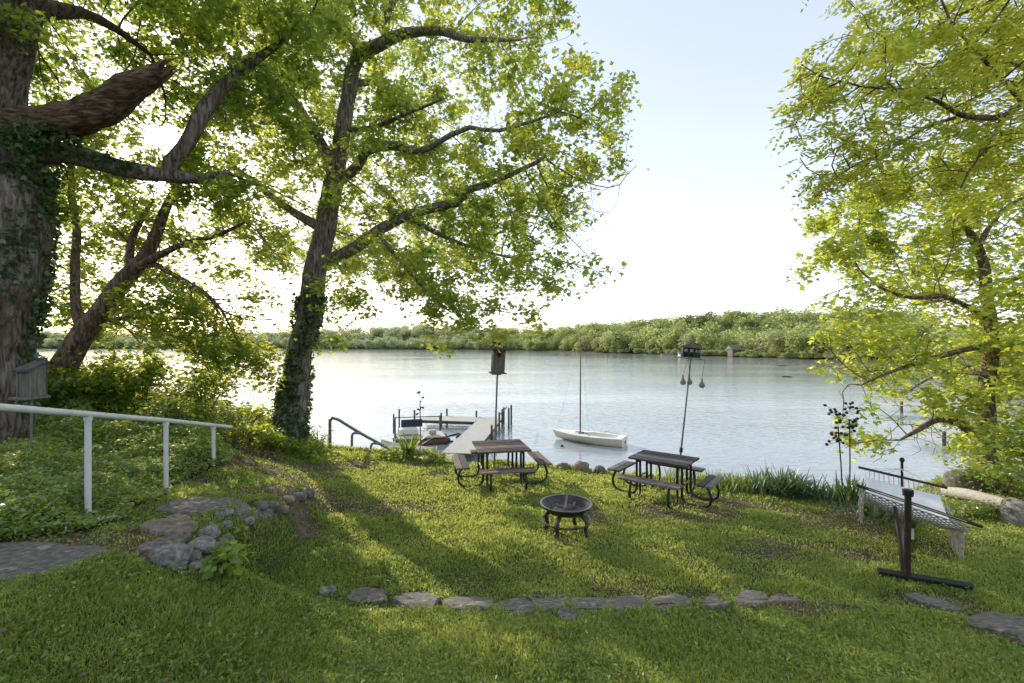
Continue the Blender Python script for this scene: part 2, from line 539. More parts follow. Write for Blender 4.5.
def build_ground():
    xs = axis([np.linspace(-3200, -900, 14), np.linspace(-900, -60, 57), np.linspace(-60, -12, 50), np.linspace(-12, 14, 230), np.linspace(14, 60, 48),
               np.linspace(60, 400, 40), np.linspace(400, 3200, 24)])
    ys = axis([np.linspace(-300, -6, 14), np.linspace(-6, 2, 10), np.linspace(2, 18.5, 150), np.linspace(18.5, 60, 44), np.linspace(60, 900, 120), np.linspace(900, 3600, 26)])
    X, Y = np.meshgrid(xs, ys)
    Z = ground_z(X, Y)
    nx, ny = len(xs), len(ys)
    me = bpy.data.meshes.new('ground')
    co = np.stack([X, Y, Z], -1).reshape(-1, 3)
    me.vertices.add(len(co))
    me.vertices.foreach_set('co', co.astype(np.float32).ravel())
    i = np.arange(ny - 1)[:, None] * nx + np.arange(nx - 1)[None]
    q = np.stack([i, i + 1, i + nx + 1, i + nx], -1).reshape(-1, 4).astype(np.int32)
    me.loops.add(q.size)
    me.loops.foreach_set('vertex_index', q.ravel())
    me.polygons.add(len(q))
    me.polygons.foreach_set('loop_start', np.arange(0, q.size, 4, dtype=np.int32))
    me.polygons.foreach_set('use_smooth', np.ones(len(q), bool))
    a = me.attributes.new('dirt', 'FLOAT', 'POINT')
    a.data.foreach_set('value', dirt(X, Y).ravel().astype(np.float32))
    me.update(calc_edges=True)
    m, N, L = new_mat('lawn_soil')
    o = N.new('ShaderNodeOutputMaterial')
    b = N.new('ShaderNodeBsdfPrincipled')
    L.new(b.outputs[0], o.inputs[0])
    tc = N.new('ShaderNodeTexCoord')
    v = tc.outputs['Object']
    green = ramp(N, L, noise(N, L, v, 1.3, 8, 0.7), [(0.3, (0.035, 0.05, 0.014)), (0.5, (0.06, 0.075, 0.022)), (0.7, (0.10, 0.095, 0.04))])
    soil = ramp(N, L, noise(N, L, v, 7, 8, 0.75), [(0.3, (0.055, 0.04, 0.028)), (0.5, (0.13, 0.098, 0.07)), (0.7, (0.24, 0.19, 0.14))])
    at = N.new('ShaderNodeAttribute')
    at.attribute_name = 'dirt'
    mx = N.new('ShaderNodeMix')
    mx.data_type = 'RGBA'
    L.new(at.outputs['Fac'], mx.inputs['Factor'])
    L.new(green, mx.inputs['A'])
    L.new(soil, mx.inputs['B'])
    L.new(mx.outputs['Result'], b.inputs['Base Color'])
    b.inputs['Roughness'].default_value = 0.95
    b.inputs['Specular IOR Level'].default_value = 0.1
    bp = N.new('ShaderNodeBump')
    bp.inputs['Strength'].default_value = 0.8
    bp.inputs['Distance'].default_value = 0.04
    L.new(noise(N, L, v, 22, 6, 0.7), bp.inputs['Height'])
    L.new(bp.outputs[0], b.inputs['Normal'])
    me.materials.append(m)
    tag(link('ground', me), 'grassy lawn sloping down to the lake', None, kind='structure')


DIRT_SPOTS = []   # (x, y, rx, ry, amount) filled below


def dirt(x, y):
    d = np.zeros(x.shape)
    for (a, b, rx, ry, k) in DIRT_SPOTS:
        q = np.hypot((x - a) / rx, (y - b) / ry) + 0.7 * (vnoise(x, y, 3, 8) - .5)
        d = np.maximum(d, k * (1 - sstep(0.6, 1.15, q)))
    y = y / K
    n = vnoise(x, y, 0.55, 4) * 0.6 + vnoise(x, y, 1.7, 6) * 0.4
    d = np.maximum(d, 0.85 * sstep(0.53, 0.76, n) * sstep(5.6, 7, y))
    t = y - edge_y(x)
    d = np.maximum(d, sstep(-.1, .5, t))
    return np.where(y > 30, 0.1, np.clip(d, 0, 1))


for (px, py, rx, ry, k) in [(277, 489, .75, .55, 1), (120, 533, .35, .3, 1), (150, 541, .8, .35, .8), (285, 548, .45, .7, .2), (810, 603, .55, .35, .9), (930, 607, .7, .4, .8),
                            (60, 540, .9, .5, .9), (175, 523, .6, .4, .7), (665, 600, .7, .3, .6), (870, 503, .8, .5, .9), (200, 452, 1.6, .8, .95), (905, 540, .9, .6, .45),
                            (500, 490, 1.1, .7, .6), (670, 508, 1.1, .7, .65), (566, 541, .75, .5, .55), (585, 575, 1.2, .5, .45), (760, 560, 1.3, .6, .45), (340, 520, .8, .5, .35), (430, 610, 1.2, .25, .5)]:
    q = pxg(px, py)
    DIRT_SPOTS.append((q.x, q.y, rx, ry, k))
build_ground()


# ------------------------------------------------------------------ lake
def build_lake():
    m, N, L = new_mat('lake_water')
    o = N.new('ShaderNodeOutputMaterial')
    tc = N.new('ShaderNodeTexCoord')
    v = tc.outputs['Object']
    b = N.new('ShaderNodeBsdfPrincipled')
    b.inputs['Base Color'].default_value = (0.315, 0.35, 0.38, 1)
    b.inputs['Roughness'].default_value = 0.06
    b.inputs['IOR'].default_value = 1.33
    L.new(b.outputs[0], o.inputs[0])
    n1 = noise(N, L, v, 2.6, 3, 0.55, (0.55, 1.0, 1))
    n2 = noise(N, L, v, 0.35, 3, 0.5, (0.35, 1.0, 1))
    n3 = noise(N, L, v, 0.03, 2, 0.5, (0.5, 1.6, 1))
    ml = N.new('ShaderNodeMath')
    ml.operation = 'MULTIPLY'
    L.new(n1, ml.inputs[0])
    rr = ramp(N, L, n3, [(0.38, g3(0.35)), (0.62, g3(1.0))])
    L.new(rr, ml.inputs[1])
    b1 = N.new('ShaderNodeBump')
    b1.inputs['Strength'].default_value = 1.0
    b1.inputs['Distance'].default_value = 0.05
    L.new(ml.outputs[0], b1.inputs['Height'])
    b2 = N.new('ShaderNodeBump')
    b2.inputs['Strength'].default_value = 1.0
    b2.inputs['Distance'].default_value = 0.035
    L.new(n2, b2.inputs['Height'])
    L.new(b1.outputs[0], b2.inputs['Normal'])
    L.new(b2.outputs[0], b.inputs['Normal'])
    mb = MB()
    xs = [-3000, -800, -200, -60, 60, 200, 800, 3000]
    ys = [9, 60, 200, 500, 1200, 3500]
    vs = [(x, y, 0) for y in ys for x in xs]
    fs = [(j * 8 + i, j * 8 + i + 1, j * 8 + i + 9, j * 8 + i + 8) for j in range(5) for i in range(7)]
    mb.add(vs, fs)
    tag(mb.build('lake_water', m), 'calm rippled lake reflecting the bright sky', None, kind='structure')


build_lake()

# ------------------------------------------------------------------ grass
SLABS = []       # (x, y, rx, ry) kept free of grass
SLAB_OUT = []    # outlines kept free of grass


def in_ivy(x, y):
    """left bank of ground cover, left of the stone path"""
    pb = np.interp(y / K, [3.5, 4.9, 5.6, 6.2, 7.2, 8.3, 9.4, 10.5, 12, 14, 18], [-6.5, -4.3, -4.05, -4.05, -4.35, -4.75, -4.75, -4.9, -5.6, -6.5, -8])
    return x < pb + 0.25 * (vnoise(x, y, 2.2, 9) - .5)


def build_grass():
    # sight-line sampling keeps the density even in the frame without tying the blades to it
    n = 1000000
    y = 2.6 + (17.5 - 2.6) * RNG.random(n) ** 1.55
    x = (RNG.random(n) * 2 - 1) * (0.96 * y + 0.8)
    keep = y < edge_y(x) + 0.8
    y = y * K
    keep &= ~in_ivy(x, y)
    for (a, b, rx, ry) in SLABS:
        keep &= np.hypot((x - a) / rx, (y - b) / ry) > 0.93 + .18 * vnoise(x, y, 6, 3)
    for pg in SLAB_OUT:
        keep &= ~inside(x + .05 * (vnoise(x, y, 7, 3) - .5), y + .05 * (vnoise(x, y, 7, 5) - .5), pg)
    dr = dirt(x, y)
    dens = np.clip(1.05 - 1.05 * dr, 0.05, 1) * (0.55 + 0.9 * vnoise(x, y, 1.1, 12) * vnoise(x, y, 4.0, 13) * 2)
    keep &= RNG.random(n) < dens
    x, y, dr = x[keep], y[keep], dr[keep]
    n = len(x)
    z = ground_z(x, y)
    tall = 0.6 + 0.9 * vnoise(x, y, 1.4, 14)
    h = (0.026 + 0.036 * RNG.random(n)) * tall * (1 - 0.5 * dr) * (1 + 0.02 * y)
    # a fringe of long grass along the bank
    t = y / K - edge_y(x)
    fr = sstep(-0.5, 0.1, t)
    h = h * (1 + 1.6 * fr)
    w = (0.0024 + 0.0016 * RNG.random(n)) * np.maximum(1, y / 3.6)
    yaw = RNG.random(n) * 2 * PI
    lean = RNG.random(n) * 0.85 + 0.15
    la = RNG.random(n) * 2 * PI
    base = np.stack([x, y, z - 0.008], 1)
    wd = np.stack([np.cos(yaw), np.sin(yaw), 0 * yaw], 1) * w[:, None]
    ld = np.stack([np.cos(la), np.sin(la), 0 * la], 1)
    mid = base + ld * (h * lean * .35)[:, None] + np.array([0, 0, 1]) * (h * .62)[:, None]
    tip = base + ld * (h * lean * 1.0)[:, None] + np.array([0, 0, 1]) * (h * (1.0 - .3 * lean))[:, None]
    co = np.stack([base - wd, base + wd, mid + wd * .75, tip, mid - wd * .75], 1)
    o = npmesh('lawn_grass', co, [(0, 1, 2, 3, 4)], M['grass'])
    tag(o, 'rough green lawn grass in tufts over the ground', 'grass', kind='stuff')
    # broad-leaved weeds
    n = 130000
    y = 2.7 + 12 * RNG.random(n) ** 1.5
    x = (RNG.random(n) * 2 - 1) * (0.95 * y + 0.6)
    keep = y < edge_y(x)
    y = y * K
    keep &= ~in_ivy(x, y) & (RNG.random(n) < sstep(0.38, 0.66, vnoise(x, y, 1.5, 21) * .5 + vnoise(x, y, 6, 22) * .5))
    for (a, b, rx, ry) in SLABS:
        keep &= np.hypot((x - a) / rx, (y - b) / ry) > 1.0
    for pg in SLAB_OUT:
        keep &= ~inside(x, y, pg)
    x, y = x[keep], y[keep]
    z = ground_z(x, y) + 0.02 + 0.055 * RNG.random(len(x))
    co = leaves(np.stack([x, y, z], 1), 0.014 + 0.022 * RNG.random(len(x)), T_OVAL, 0.45)
    tag(npmesh('lawn_weeds', co, [(0, 1, 2, 3, 4, 5)], M['weed']), 'low broad leaved weeds and clover scattered through the lawn', 'weeds', kind='stuff')
    n = 16000
    y = 3.2 + 12 * RNG.random(n) ** 1.2
    x = (RNG.random(n) * 2 - 1) * (0.95 * y + 0.6)
    keep = y < edge_y(x)
    y = y * K
    keep &= (RNG.random(n) < 0.16 + dirt(x, y)) & ~in_ivy(x, y)
    x, y = x[keep], y[keep]
    z = ground_z(x, y) + 0.012 + 0.02 * RNG.random(len(x))
    co = leaves(np.stack([x, y, z], 1), 0.02 + 0.035 * RNG.random(len(x)), T_OVAL, 0.5)
    tag(npmesh('leaf_litter', co, [(0, 1, 2, 3, 4, 5)], M['litter']), 'dry brown leaf litter and twigs on bare patches of lawn', 'leaf litter', kind='stuff')


# ------------------------------------------------------------------ stones
def rock(name, label, c, size, seed, mt, turn=0.0, blocky=0.0, group=None, sub=3, flat=0.0):
    """a weathered stone: a displaced ball, squared off by `blocky`, bedded in the ground"""
    import bmesh
    bm = bmesh.new()
    bmesh.ops.create_icosphere(bm, subdivisions=sub, radius=1.0)
    R = Matrix.Rotation(turn, 3, 'Z')
    off = Vector((seed * 3.7, seed * 1.3, seed * 2.1))
    for v in bm.verts:
        p = v.co.copy()
        if blocky:
            mxc = max(abs(p.x), abs(p.y), abs(p.z))
            p = p.lerp(p / mxc * 0.86, blocky)
        k = 1 + 0.26 * mnoise.noise(p * 1.3 + off) + 0.16 * mnoise.noise(p * 2.9 + off) + 0.06 * mnoise.noise(p * 7 + off)
        p = p * k
        if flat and p.z > flat:
            p.z = flat + (p.z - flat) * 0.2
        v.co = R @ Vector((p.x * size[0], p.y * size[1], p.z * size[2])) + Vector(c)
    me = bpy.data.meshes.new(name)
    bm.to_mesh(me)
    bm.free()
    me.materials.append(mt)
    me.shade_smooth()
    return tag(link(name, me), label, 'stone', group)


def px_rock(box, label, seed, mt='stone', dep=0.9, hgt=None, blocky=0.1, group=None, name='rock', flat=0.0, bury=0.0, turn=0.0):
    """a stone lying where the picture shows it: box = its outline seen from the eye"""
    x0, y0, x1, y1 = box
    q = pxg((x0 + x1) / 2, y1 - (y1 - y0) * 0.25)
    sx = (x1 - x0) / F * q.y / 2 * (1.3 if x1 - x0 < 15 else 1.06)
    v = (q.y and (CAMZ - q.z) / q.y)
    vis = (y1 - y0) / F * q.y
    sz = hgt if hgt is not None else max(0.04, 0.5 * vis)
    sy = sx * dep
    c = (q.x, q.y + sy * 0.35, gz(q.x, q.y + sy * 0.35) + sz * (0.35 - bury))
    SLABS.append((c[0], c[1] - sy * .25, sx * 1.3, sy * 1.45))
    return rock(name, label, c, (sx, sy, sz), seed, M[mt], turn, blocky, group, flat=flat)


WALL = 'stones edging the flagstone path'
for i, (bx, lab, mt) in enumerate([
    ((149, 545, 186, 567), 'broad pale grey boulder at the near foot of the path edging', 'stone'),
    ((184, 540, 212, 555), 'long rounded grey stone lying above two boulders in the path edging', 'stone'),
    ((184, 550, 200, 565), 'small dark round stone tucked between boulders at the edging foot', 'stone'),
    ((197, 525, 217, 541), 'squarish lichened stone standing proud midway along the path edging', 'stone'),
    ((215, 508, 232, 518), 'small bluish white stone beside the upper flagstone', 'stone'),
    ((222, 521, 231, 528), 'small pale round cobble below the bluish white stone', 'stone'),
    ((243, 517, 252, 526), 'lone pale cobble lower down the edging slope', 'stone'),
    ((220, 533, 231, 543), 'pinkish small stone above the green leafy weeds', 'slab_warm'),
    ((213, 541, 226, 549), 'small grey stone between long rounded stone and leafy weeds', 'stone'),
    ((226, 540, 234, 547), 'little pale pointed stone amid the leafy weeds', 'stone'),
    ((223, 547, 233, 555), 'small buried stone behind the broad leafy weeds', 'stone'),
    ((164, 562, 185, 571), 'flat half buried stone in grass below the broad boulder', 'slab'),
    ((189, 562, 200, 572), 'small flat stone sunk in grass below the dark round stone', 'stone'),
    ((253, 501, 267, 510), 'dark angular stone on the upper run of the path edging', 'slab'),
    ((266, 501, 277, 511), 'upright grey wedge stone on the upper run of path edging', 'slab'),
    ((279, 505, 287, 514), 'small tan stone below the upper edging run', 'slab_warm'),
    ((281, 495, 293, 503), 'tan stone edging the bare earth landing', 'slab_warm'),
    ((292, 491, 303, 501), 'brown broken stone at the lip of the bare earth landing', 'slab'),
    ((301, 488, 312, 498), 'dark end stone where the landing meets the sunlit lawn', 'slab'),
]):
    px_rock(bx, lab, i + 1, mt, dep=0.75, blocky=0.25 if mt != 'stone' else 0.12, group=WALL, turn=0.4 * math.sin(i * 2.3))


def slab(label, pts, mt, seed, thick=0.09, name='flagstone', group='flagstones of the garden path', lift=0.03):
    """flat irregular stone from its outline on the ground"""
    q = [pxg(*p) for p in pts]
    c = sum(q, Vector()) / len(q)
    # round the outline
    out = []
    n = len(q)
    for i in range(n):
        for t in (0.0, 0.25, 0.5, 0.75):
            p0, p1, p2, p3 = q[i - 1], q[i], q[(i + 1) % n], q[(i + 2) % n]
            out.append(0.5 * ((2 * p1) + (p2 - p0) * t + (2 * p0 - 5 * p1 + 4 * p2 - p3) * t * t + (3 * p1 - p0 - 3 * p2 + p3) * t ** 3))
    off = Vector((seed, seed * 2.2, 0))
    pl = np.array([(p.x, p.y, p.z) for p in q])
    A = np.c_[pl[:, 0], pl[:, 1], np.ones(len(pl))]
    k, *_ = np.linalg.lstsq(A, pl[:, 2], rcond=None)
    vs, fs = [], []
    m = len(out)
    rings = [(1.0, -thick), (1.0, lift - .018), (0.96, lift), (0.7, lift), (0.4, lift), (0.15, lift)]
    for (s, dz) in rings:
        for p in out:
            x = c.x + (p.x - c.x) * s
            y = c.y + (p.y - c.y) * s
            e = mnoise.noise(Vector((x * 9, y * 9, 0)) + off) * 0.025 * (1 if s > .9 else 0)
            x += e
            y += e
            z = k[0] * x + k[1] * y + k[2] + dz + 0.02 * mnoise.noise(Vector((x * 2.6, y * 2.6, 1)) + off) + 0.008 * mnoise.noise(Vector((x * 9, y * 9, 1)) + off)
            vs.append((x, y, z))
    for r in range(len(rings) - 1):
        for i in range(m):
            a, b = r * m + i, r * m + (i + 1) % m
            fs.append((a, b, b + m, a + m))
    fs.append(tuple(range((len(rings) - 1) * m, len(rings) * m)))
    mb = MB().add(vs, fs)
    o = mb.build(name, M[mt], None, True)
    SLAB_OUT.append([(c.x + (p.x - c.x) * .96, c.y + (p.y - c.y) * .96) for p in out[::2]])
    return tag(o, label, 'stone', group)


slab('large dark flagstone at the near end of the garden path', [(-45, 552), (-40, 590), (20, 582), (60, 574), (96, 561), (112, 552), (70, 547), (10, 546)], 'slab', 1)
slab('grey flagstone beside the broad pale boulder', [(136, 552), (160, 556), (182, 545), (190, 537), (168, 539), (146, 546)], 'slab', 2)
slab('thick stone step in the middle of the garden path', [(142, 532), (166, 537), (190, 534), (196, 526), (170, 524), (150, 526)], 'slab_warm', 3, 0.14, lift=0.06)
slab('thin pale stone sliver between step and upper flagstone', [(168, 523), (190, 522), (191, 518), (172, 518)], 'slab_warm', 4)
slab('wide brown grey flagstone at the top of the garden path', [(156, 512), (185, 516), (222, 510), (236, 500), (200, 499), (175, 501)], 'slab', 5)
slab('flat stone flush with the edging beside the wide upper flagstone', [(232, 516), (250, 517), (252, 507), (238, 504)], 'slab', 6)
slab('flat weathered stone at the upper edging run', [(254, 517), (270, 519), (272, 511), (258, 510)], 'slab', 7)

ROW = 'stones edging the step in the lawn'
for i, (bx, lab, mt) in enumerate([
    ((318, 590, 338, 599), 'small half buried stone at the shaded start of the lawn edging', 'slab'),
    ((346, 592, 388, 606), 'pointed grey edging stone standing alone in the lawn step', 'slab'),
    ((390, 593, 440, 611), 'largest square cut stone of the lawn edging', 'slab'),
    ((444, 599, 494, 614), 'low mossy stone sunk next to the largest edging stone', 'slab'),
    ((499, 602, 534, 618), 'dull edging stone half covered by grass and bright weeds', 'slab'),
    ((529, 597, 567, 612), 'dark cracked edging stone with shadowed gaps', 'slab'),
    ((556, 610, 578, 624), 'small lower stone wedged in front of the edging row', 'slab'),
    ((566, 597, 611, 616), 'thick sloping stone leaning on the last edging block', 'slab'),
    ((606, 596, 645, 613), 'rounded end block of the lawn edging row', 'slab'),
    ((648, 599, 694, 612), 'thin grassed over stone between the end block and flat stone', 'slab'),
    ((700, 601, 732, 612), 'flat stone almost lost in grass beyond the edging row', 'slab'),
    ((734, 594, 772, 611), 'lumpy grey brown stone in the sparse part of the edging', 'slab'),
    ((768, 597, 800, 606), 'thin tan stone next to the dry sunlit grass', 'slab_warm'),
]):
    x0, y0, x1, y1 = bx
    y1 -= 1
    rr = random.Random(i)
    j = lambda k: rr.uniform(-k, k)
    w = x1 - x0
    slab(lab, [(x0 + j(2), (y0 + y1) / 2 + j(2)), (x0 + w * .2 + j(4), y1 + j(2)), (x0 + w * .62 + j(4), y1 + j(2)), (x1 - 2 + j(2), y1 - 2 + j(2)), (x1 + j(2), (y0 + y1) / 2 + j(3)),
               (x0 + w * .75 + j(4), y0 + j(2)), (x0 + w * .3 + j(4), y0 + j(2))], mt, i + 31, .16, 'edging_stone', ROW, lift=.026 + .022 * rr.random())
slab('big dark slab lying past the hammock stand foot', [(962, 622), (1000, 640), (1040, 655), (1075, 650), (1070, 632), (1020, 625), (985, 620)], 'slab', 8, .2, group=None, lift=.07)
slab('narrow stone slab between hammock foot and big dark slab', [(905, 600), (930, 610), (958, 617), (962, 612), (935, 604), (915, 598)], 'slab', 9, .2, group=None, lift=.06)

for i, (bx, lab) in enumerate([((556, 461, 570, 471), 'dark rock on the shore lip between the picnic tables'),
                               ((572, 465, 590, 474), 'pinkish rock on the shore lip nearest the boat'),
                               ((594, 468, 606, 477), 'low dark rock on the shore lip by a bench end')]):
    q = P((bx[0] + bx[2]) / 2, bx[3] - 3, float(edge_y((bx[0] + bx[2] - 1024) / 1200 * 14)) - 0.1)
    sx = (bx[2] - bx[0]) / F * q.y / 2
    rock('shore_rock', lab, (q.x, q.y, gz(q.x, q.y) + .05), (sx, sx * .8, sx * .7), 60 + i, M['slab_warm' if i == 1 else 'slab'], 0.3 * i, 0.2)
q = pxg(1022, 524)
rock('boulder', 'pale rounded boulder at the end of the bleached log', (q.x, q.y, q.z + .1), (0.3, 0.3, 0.3), 71, M['stone'], 0, 0.1)
q = P(965, 489, 13)
rock('boulder', 'dark brown boulder beside the slim tree trunk', (q.x, q.y, gz(q.x, q.y) + .12), (0.38, 0.3, 0.26), 72, M['slab'], 0, 0.2)

build_grass()


# ------------------------------------------------------------------ trees
def catmull(pts, rs, step):
    pts = [Vector(p) for p in pts]
    out, ro = [], []
    n = len(pts)
    for i in range(n - 1):
        p0, p1, p2, p3 = pts[max(i - 1, 0)], pts[i], pts[i + 1], pts[min(i + 2, n - 1)]
        k = max(1, int((p2 - p1).length / step))
        for j in range(k):
            t = j / k
            out.append(0.5 * ((2 * p1) + (p2 - p0) * t + (2 * p0 - 5 * p1 + 4 * p2 - p3) * t * t + (3 * p1 - p0 - 3 * p2 + p3) * t ** 3))
            ro.append(rs[i] * (1 - t) + rs[i + 1] * t)
    out.append(pts[-1])
    ro.append(rs[-1])
    return out, ro


class Skel:
    """a branch skeleton: drawn limbs first, then twigs that grow into the crown's volume"""

    def __init__(s, step=0.26):
        s.p, s.par, s.r, s.step = [], [], [], step
        s.manual = 0

    def limb(s, pts, rs, wob=0.03):
        q, r = catmull(pts, rs, s.step)
        j = -1
        if s.p:
            a = np.array(s.p)
            j = int(np.argmin(((a - np.array(q[0])) ** 2).sum(1)))
        for i, (c, rad) in enumerate(zip(q, r)):
            if j >= 0 and i == 0 and (Vector(s.p[j]) - c).length < s.step * .6:
                continue
            w = min(wob, rad * .5)
            c = c + Vector((mnoise.noise(c * 1.1), mnoise.noise(c * 1.1 + Vector((9, 0, 0))), 0)) * w * 2
            s.p.append(tuple(c))
            s.par.append(j)
            s.r.append(rad)
            j = len(s.p) - 1
        s.manual = len(s.p)

    def grow(s, A, kill=0.4, reach=4.0, iters=70, up=0.0, jit=0.25):
        A = np.asarray(A, float)
        pos = np.array(s.p)
        par = list(s.par)
        D = np.full(len(A), 1e9)
        I = np.zeros(len(A), int)

        def upd(new, base):
            nonlocal D, I
            for c0 in range(0, len(new), 400):
                blk = new[c0:c0 + 400]
                d = np.sqrt(((A[:, None] - blk[None]) ** 2).sum(-1))
                k = d.argmin(1)
                m = d[np.arange(len(A)), k]
                b = m < D
                D[b] = m[b]
                I[b] = base + c0 + k[b]
        upd(pos, 0)
        alive = D > kill
        for it in range(iters):
            act = alive & (D < reach)
            if not act.any():
                break
            ii = I[act]
            d = A[act] - pos[ii]
            d /= np.linalg.norm(d, axis=1, keepdims=True)
            u, inv = np.unique(ii, return_inverse=True)
            acc = np.zeros((len(u), 3))
            np.add.at(acc, inv, d)
            acc += RNG.normal(0, jit, acc.shape)
            acc[:, 2] += up
            acc /= np.linalg.norm(acc, axis=1, keepdims=True) + 1e-9
            new = pos[u] + acc * s.step
            b = len(pos)
            pos = np.concatenate([pos, new])
            par += list(u)
            upd(new, b)
            alive = D > kill
            A, D, I = A[alive], D[alive], I[alive]
            alive = np.ones(len(A), bool)
        s.p = [tuple(q) for q in pos]
        s.par = par
        n = len(pos)
        kids = [0] * n
        w = np.zeros(n)
        for i in range(n - 1, -1, -1):
            if kids[i] == 0:
                w[i] = 1
            if par[i] >= 0:
                kids[par[i]] += 1
                w[par[i]] += w[i]
        rr = 0.0055 * np.maximum(w, 1) ** 0.46
        base = np.array(s.r)
        for i in range(s.manual):
            rr[i] = base[i]
        for i in range(s.manual, n):
            rr[i] = min(rr[i], rr[par[i]] * .92)
        s.r = list(rr)
        s.kids = kids
        return s

    def mesh(s, name, mt, parent, minr=0.0, knob=0.06, flare=None):
        mb = MB()
        n = len(s.p)
        ch = [[] for _ in range(n)]
        for i, j in enumerate(s.par):
            if j >= 0:
                ch[j].append(i)
        starts = [i for i in range(n) if s.par[i] < 0]
        stack = list(starts)
        done = set()
        while stack:
            i = stack.pop()
            chain = [i] if s.par[i] < 0 else [s.par[i], i]
            while True:
                c = [k for k in ch[chain[-1]] if k not in done]
                if not c:
                    break
                c.sort(key=lambda k: -s.r[k])
                stack.extend(c[1:])
                done.update(c)
                chain.append(c[0])
            if s.r[chain[-1] if len(chain) < 2 else chain[1]] < minr:
                continue
            pts = [Vector(s.p[k]) for k in chain]
            rs = [s.r[k] for k in chain]
            if s.par[chain[0]] >= 0 or s.par[i] >= 0:
                rs[0] = min(rs[0], rs[1] * 1.25)
            big = max(rs)
            sides = 16 if big > .12 else 9 if big > .04 else 5 if big > 0.012 else 3
            b0 = len(mb.v)
            mb.tube(pts, rs, sides)
            if big > 0.05:
                for vi in range(b0, len(mb.v)):
                    v = Vector(mb.v[vi])
                    k = (vi - b0) // sides
                    if k >= len(pts):
                        continue
                    d = v - pts[k]
                    amp = 1 + knob * 2.0 * mnoise.noise(v * 2.3) + knob * mnoise.noise(v * 6.1)
                    mb.v[vi] = tuple(pts[k] + d * amp)
        return mb.build(name, mt, parent, True)

    def leaf_points(s, per, spread, rmax=0.016, drop=0.0, gate=True):
        pts = []
        idx = [i for i in range(len(s.p)) if s.r[i] < (rmax if i >= s.manual else .013)]
        a = np.array([s.p[i] for i in idx])
        clump = vnoise(a[:, 0] * 1.3 + a[:, 2], a[:, 1] * 1.3 + a[:, 2] * 1.7, 1.0, 51)
        cnt = RNG.poisson(per * RNG.gamma(1.3, 1 / 1.3, len(a)) * (2.6 * sstep(.34, .66, clump) if gate else 1.0))
        a = np.repeat(a, cnt, 0)
        a = a + RNG.normal(0, spread, a.shape)
        a[:, 2] -= drop
        return a


def cloud(blobs, dens=1.0):
    """points filling the crown, each blob = (px, py, d, rx, ry, depth radius, n)"""
    out = []
    for (px, py, d, rx, ry, rd, n) in blobs:
        n = int(n * dens)
        v = RNG.normal(0, 1, (n, 3))
        v /= np.linalg.norm(v, axis=1, keepdims=True)
        v *= (RNG.random(n) ** 0.42)[:, None]
        c = P(px, py, d)
        k = d / F
        out.append(np.array(c)[None] + v * np.array([rx * k, rd, ry * k])[None])
    return np.concatenate(out)


SUN_DIR = Vector(((167 - CX) / F, 1.0, (CY - 138) / F)).normalized()


def sun_gap(pts, deg=1.55):
    """the crown stands open where the sun comes through"""
    v = pts - np.array((0, 0, CAMZ))
    v /= np.linalg.norm(v, axis=1, keepdims=True)
    ang = np.degrees(np.arccos(np.clip(v @ np.array(SUN_DIR), -1, 1)))
    return pts[ang > deg + RNG.normal(0, .25, len(pts))]


def make_crown(root, sk, per, spread, size, var, tmpl, mt, tilt=0.6, rmax=0.016, drop=0.03, name='crown'):
    c = sun_gap(sk.leaf_points(per, spread, rmax, drop))
    print('LEAVES', root.name, len(sk.p), len(c))
    sz = size * (1 + var * (RNG.random(len(c)) * 2 - 1))
    return npmesh(name, leaves(c, sz, tmpl, tilt), [tuple(range(len(tmpl)))], mt, parent=root)


def ivy_on(root, pts, rs, n, mt, size=0.09, name='ivy', lo=0.0, hi=1.0):
    q, r = catmull(pts, rs, 0.1)
    k = RNG.integers(int(len(q) * lo), max(int(len(q) * hi), 1), n)
    a = np.array([tuple(p) for p in q])[k]
    rad = np.array(r)[k]
    th = RNG.random(n) * 2 * PI
    patch = vnoise(th * 1.1, a[:, 2] * 1.2, 1.0, 31) > 0.36
    o = np.stack([np.cos(th), np.sin(th), 0 * th], 1) * (rad + 0.01 + 0.08 * RNG.random(n) ** 2)[:, None]
    c = (a + o)[patch]
    c[:, 2] += RNG.normal(0, .05, len(c))
    return npmesh(name, leaves(c, size * (0.6 + .8 * RNG.random(len(c))), T_MAPLE, 1.2, .5), [tuple(range(8))], mt, parent=root)


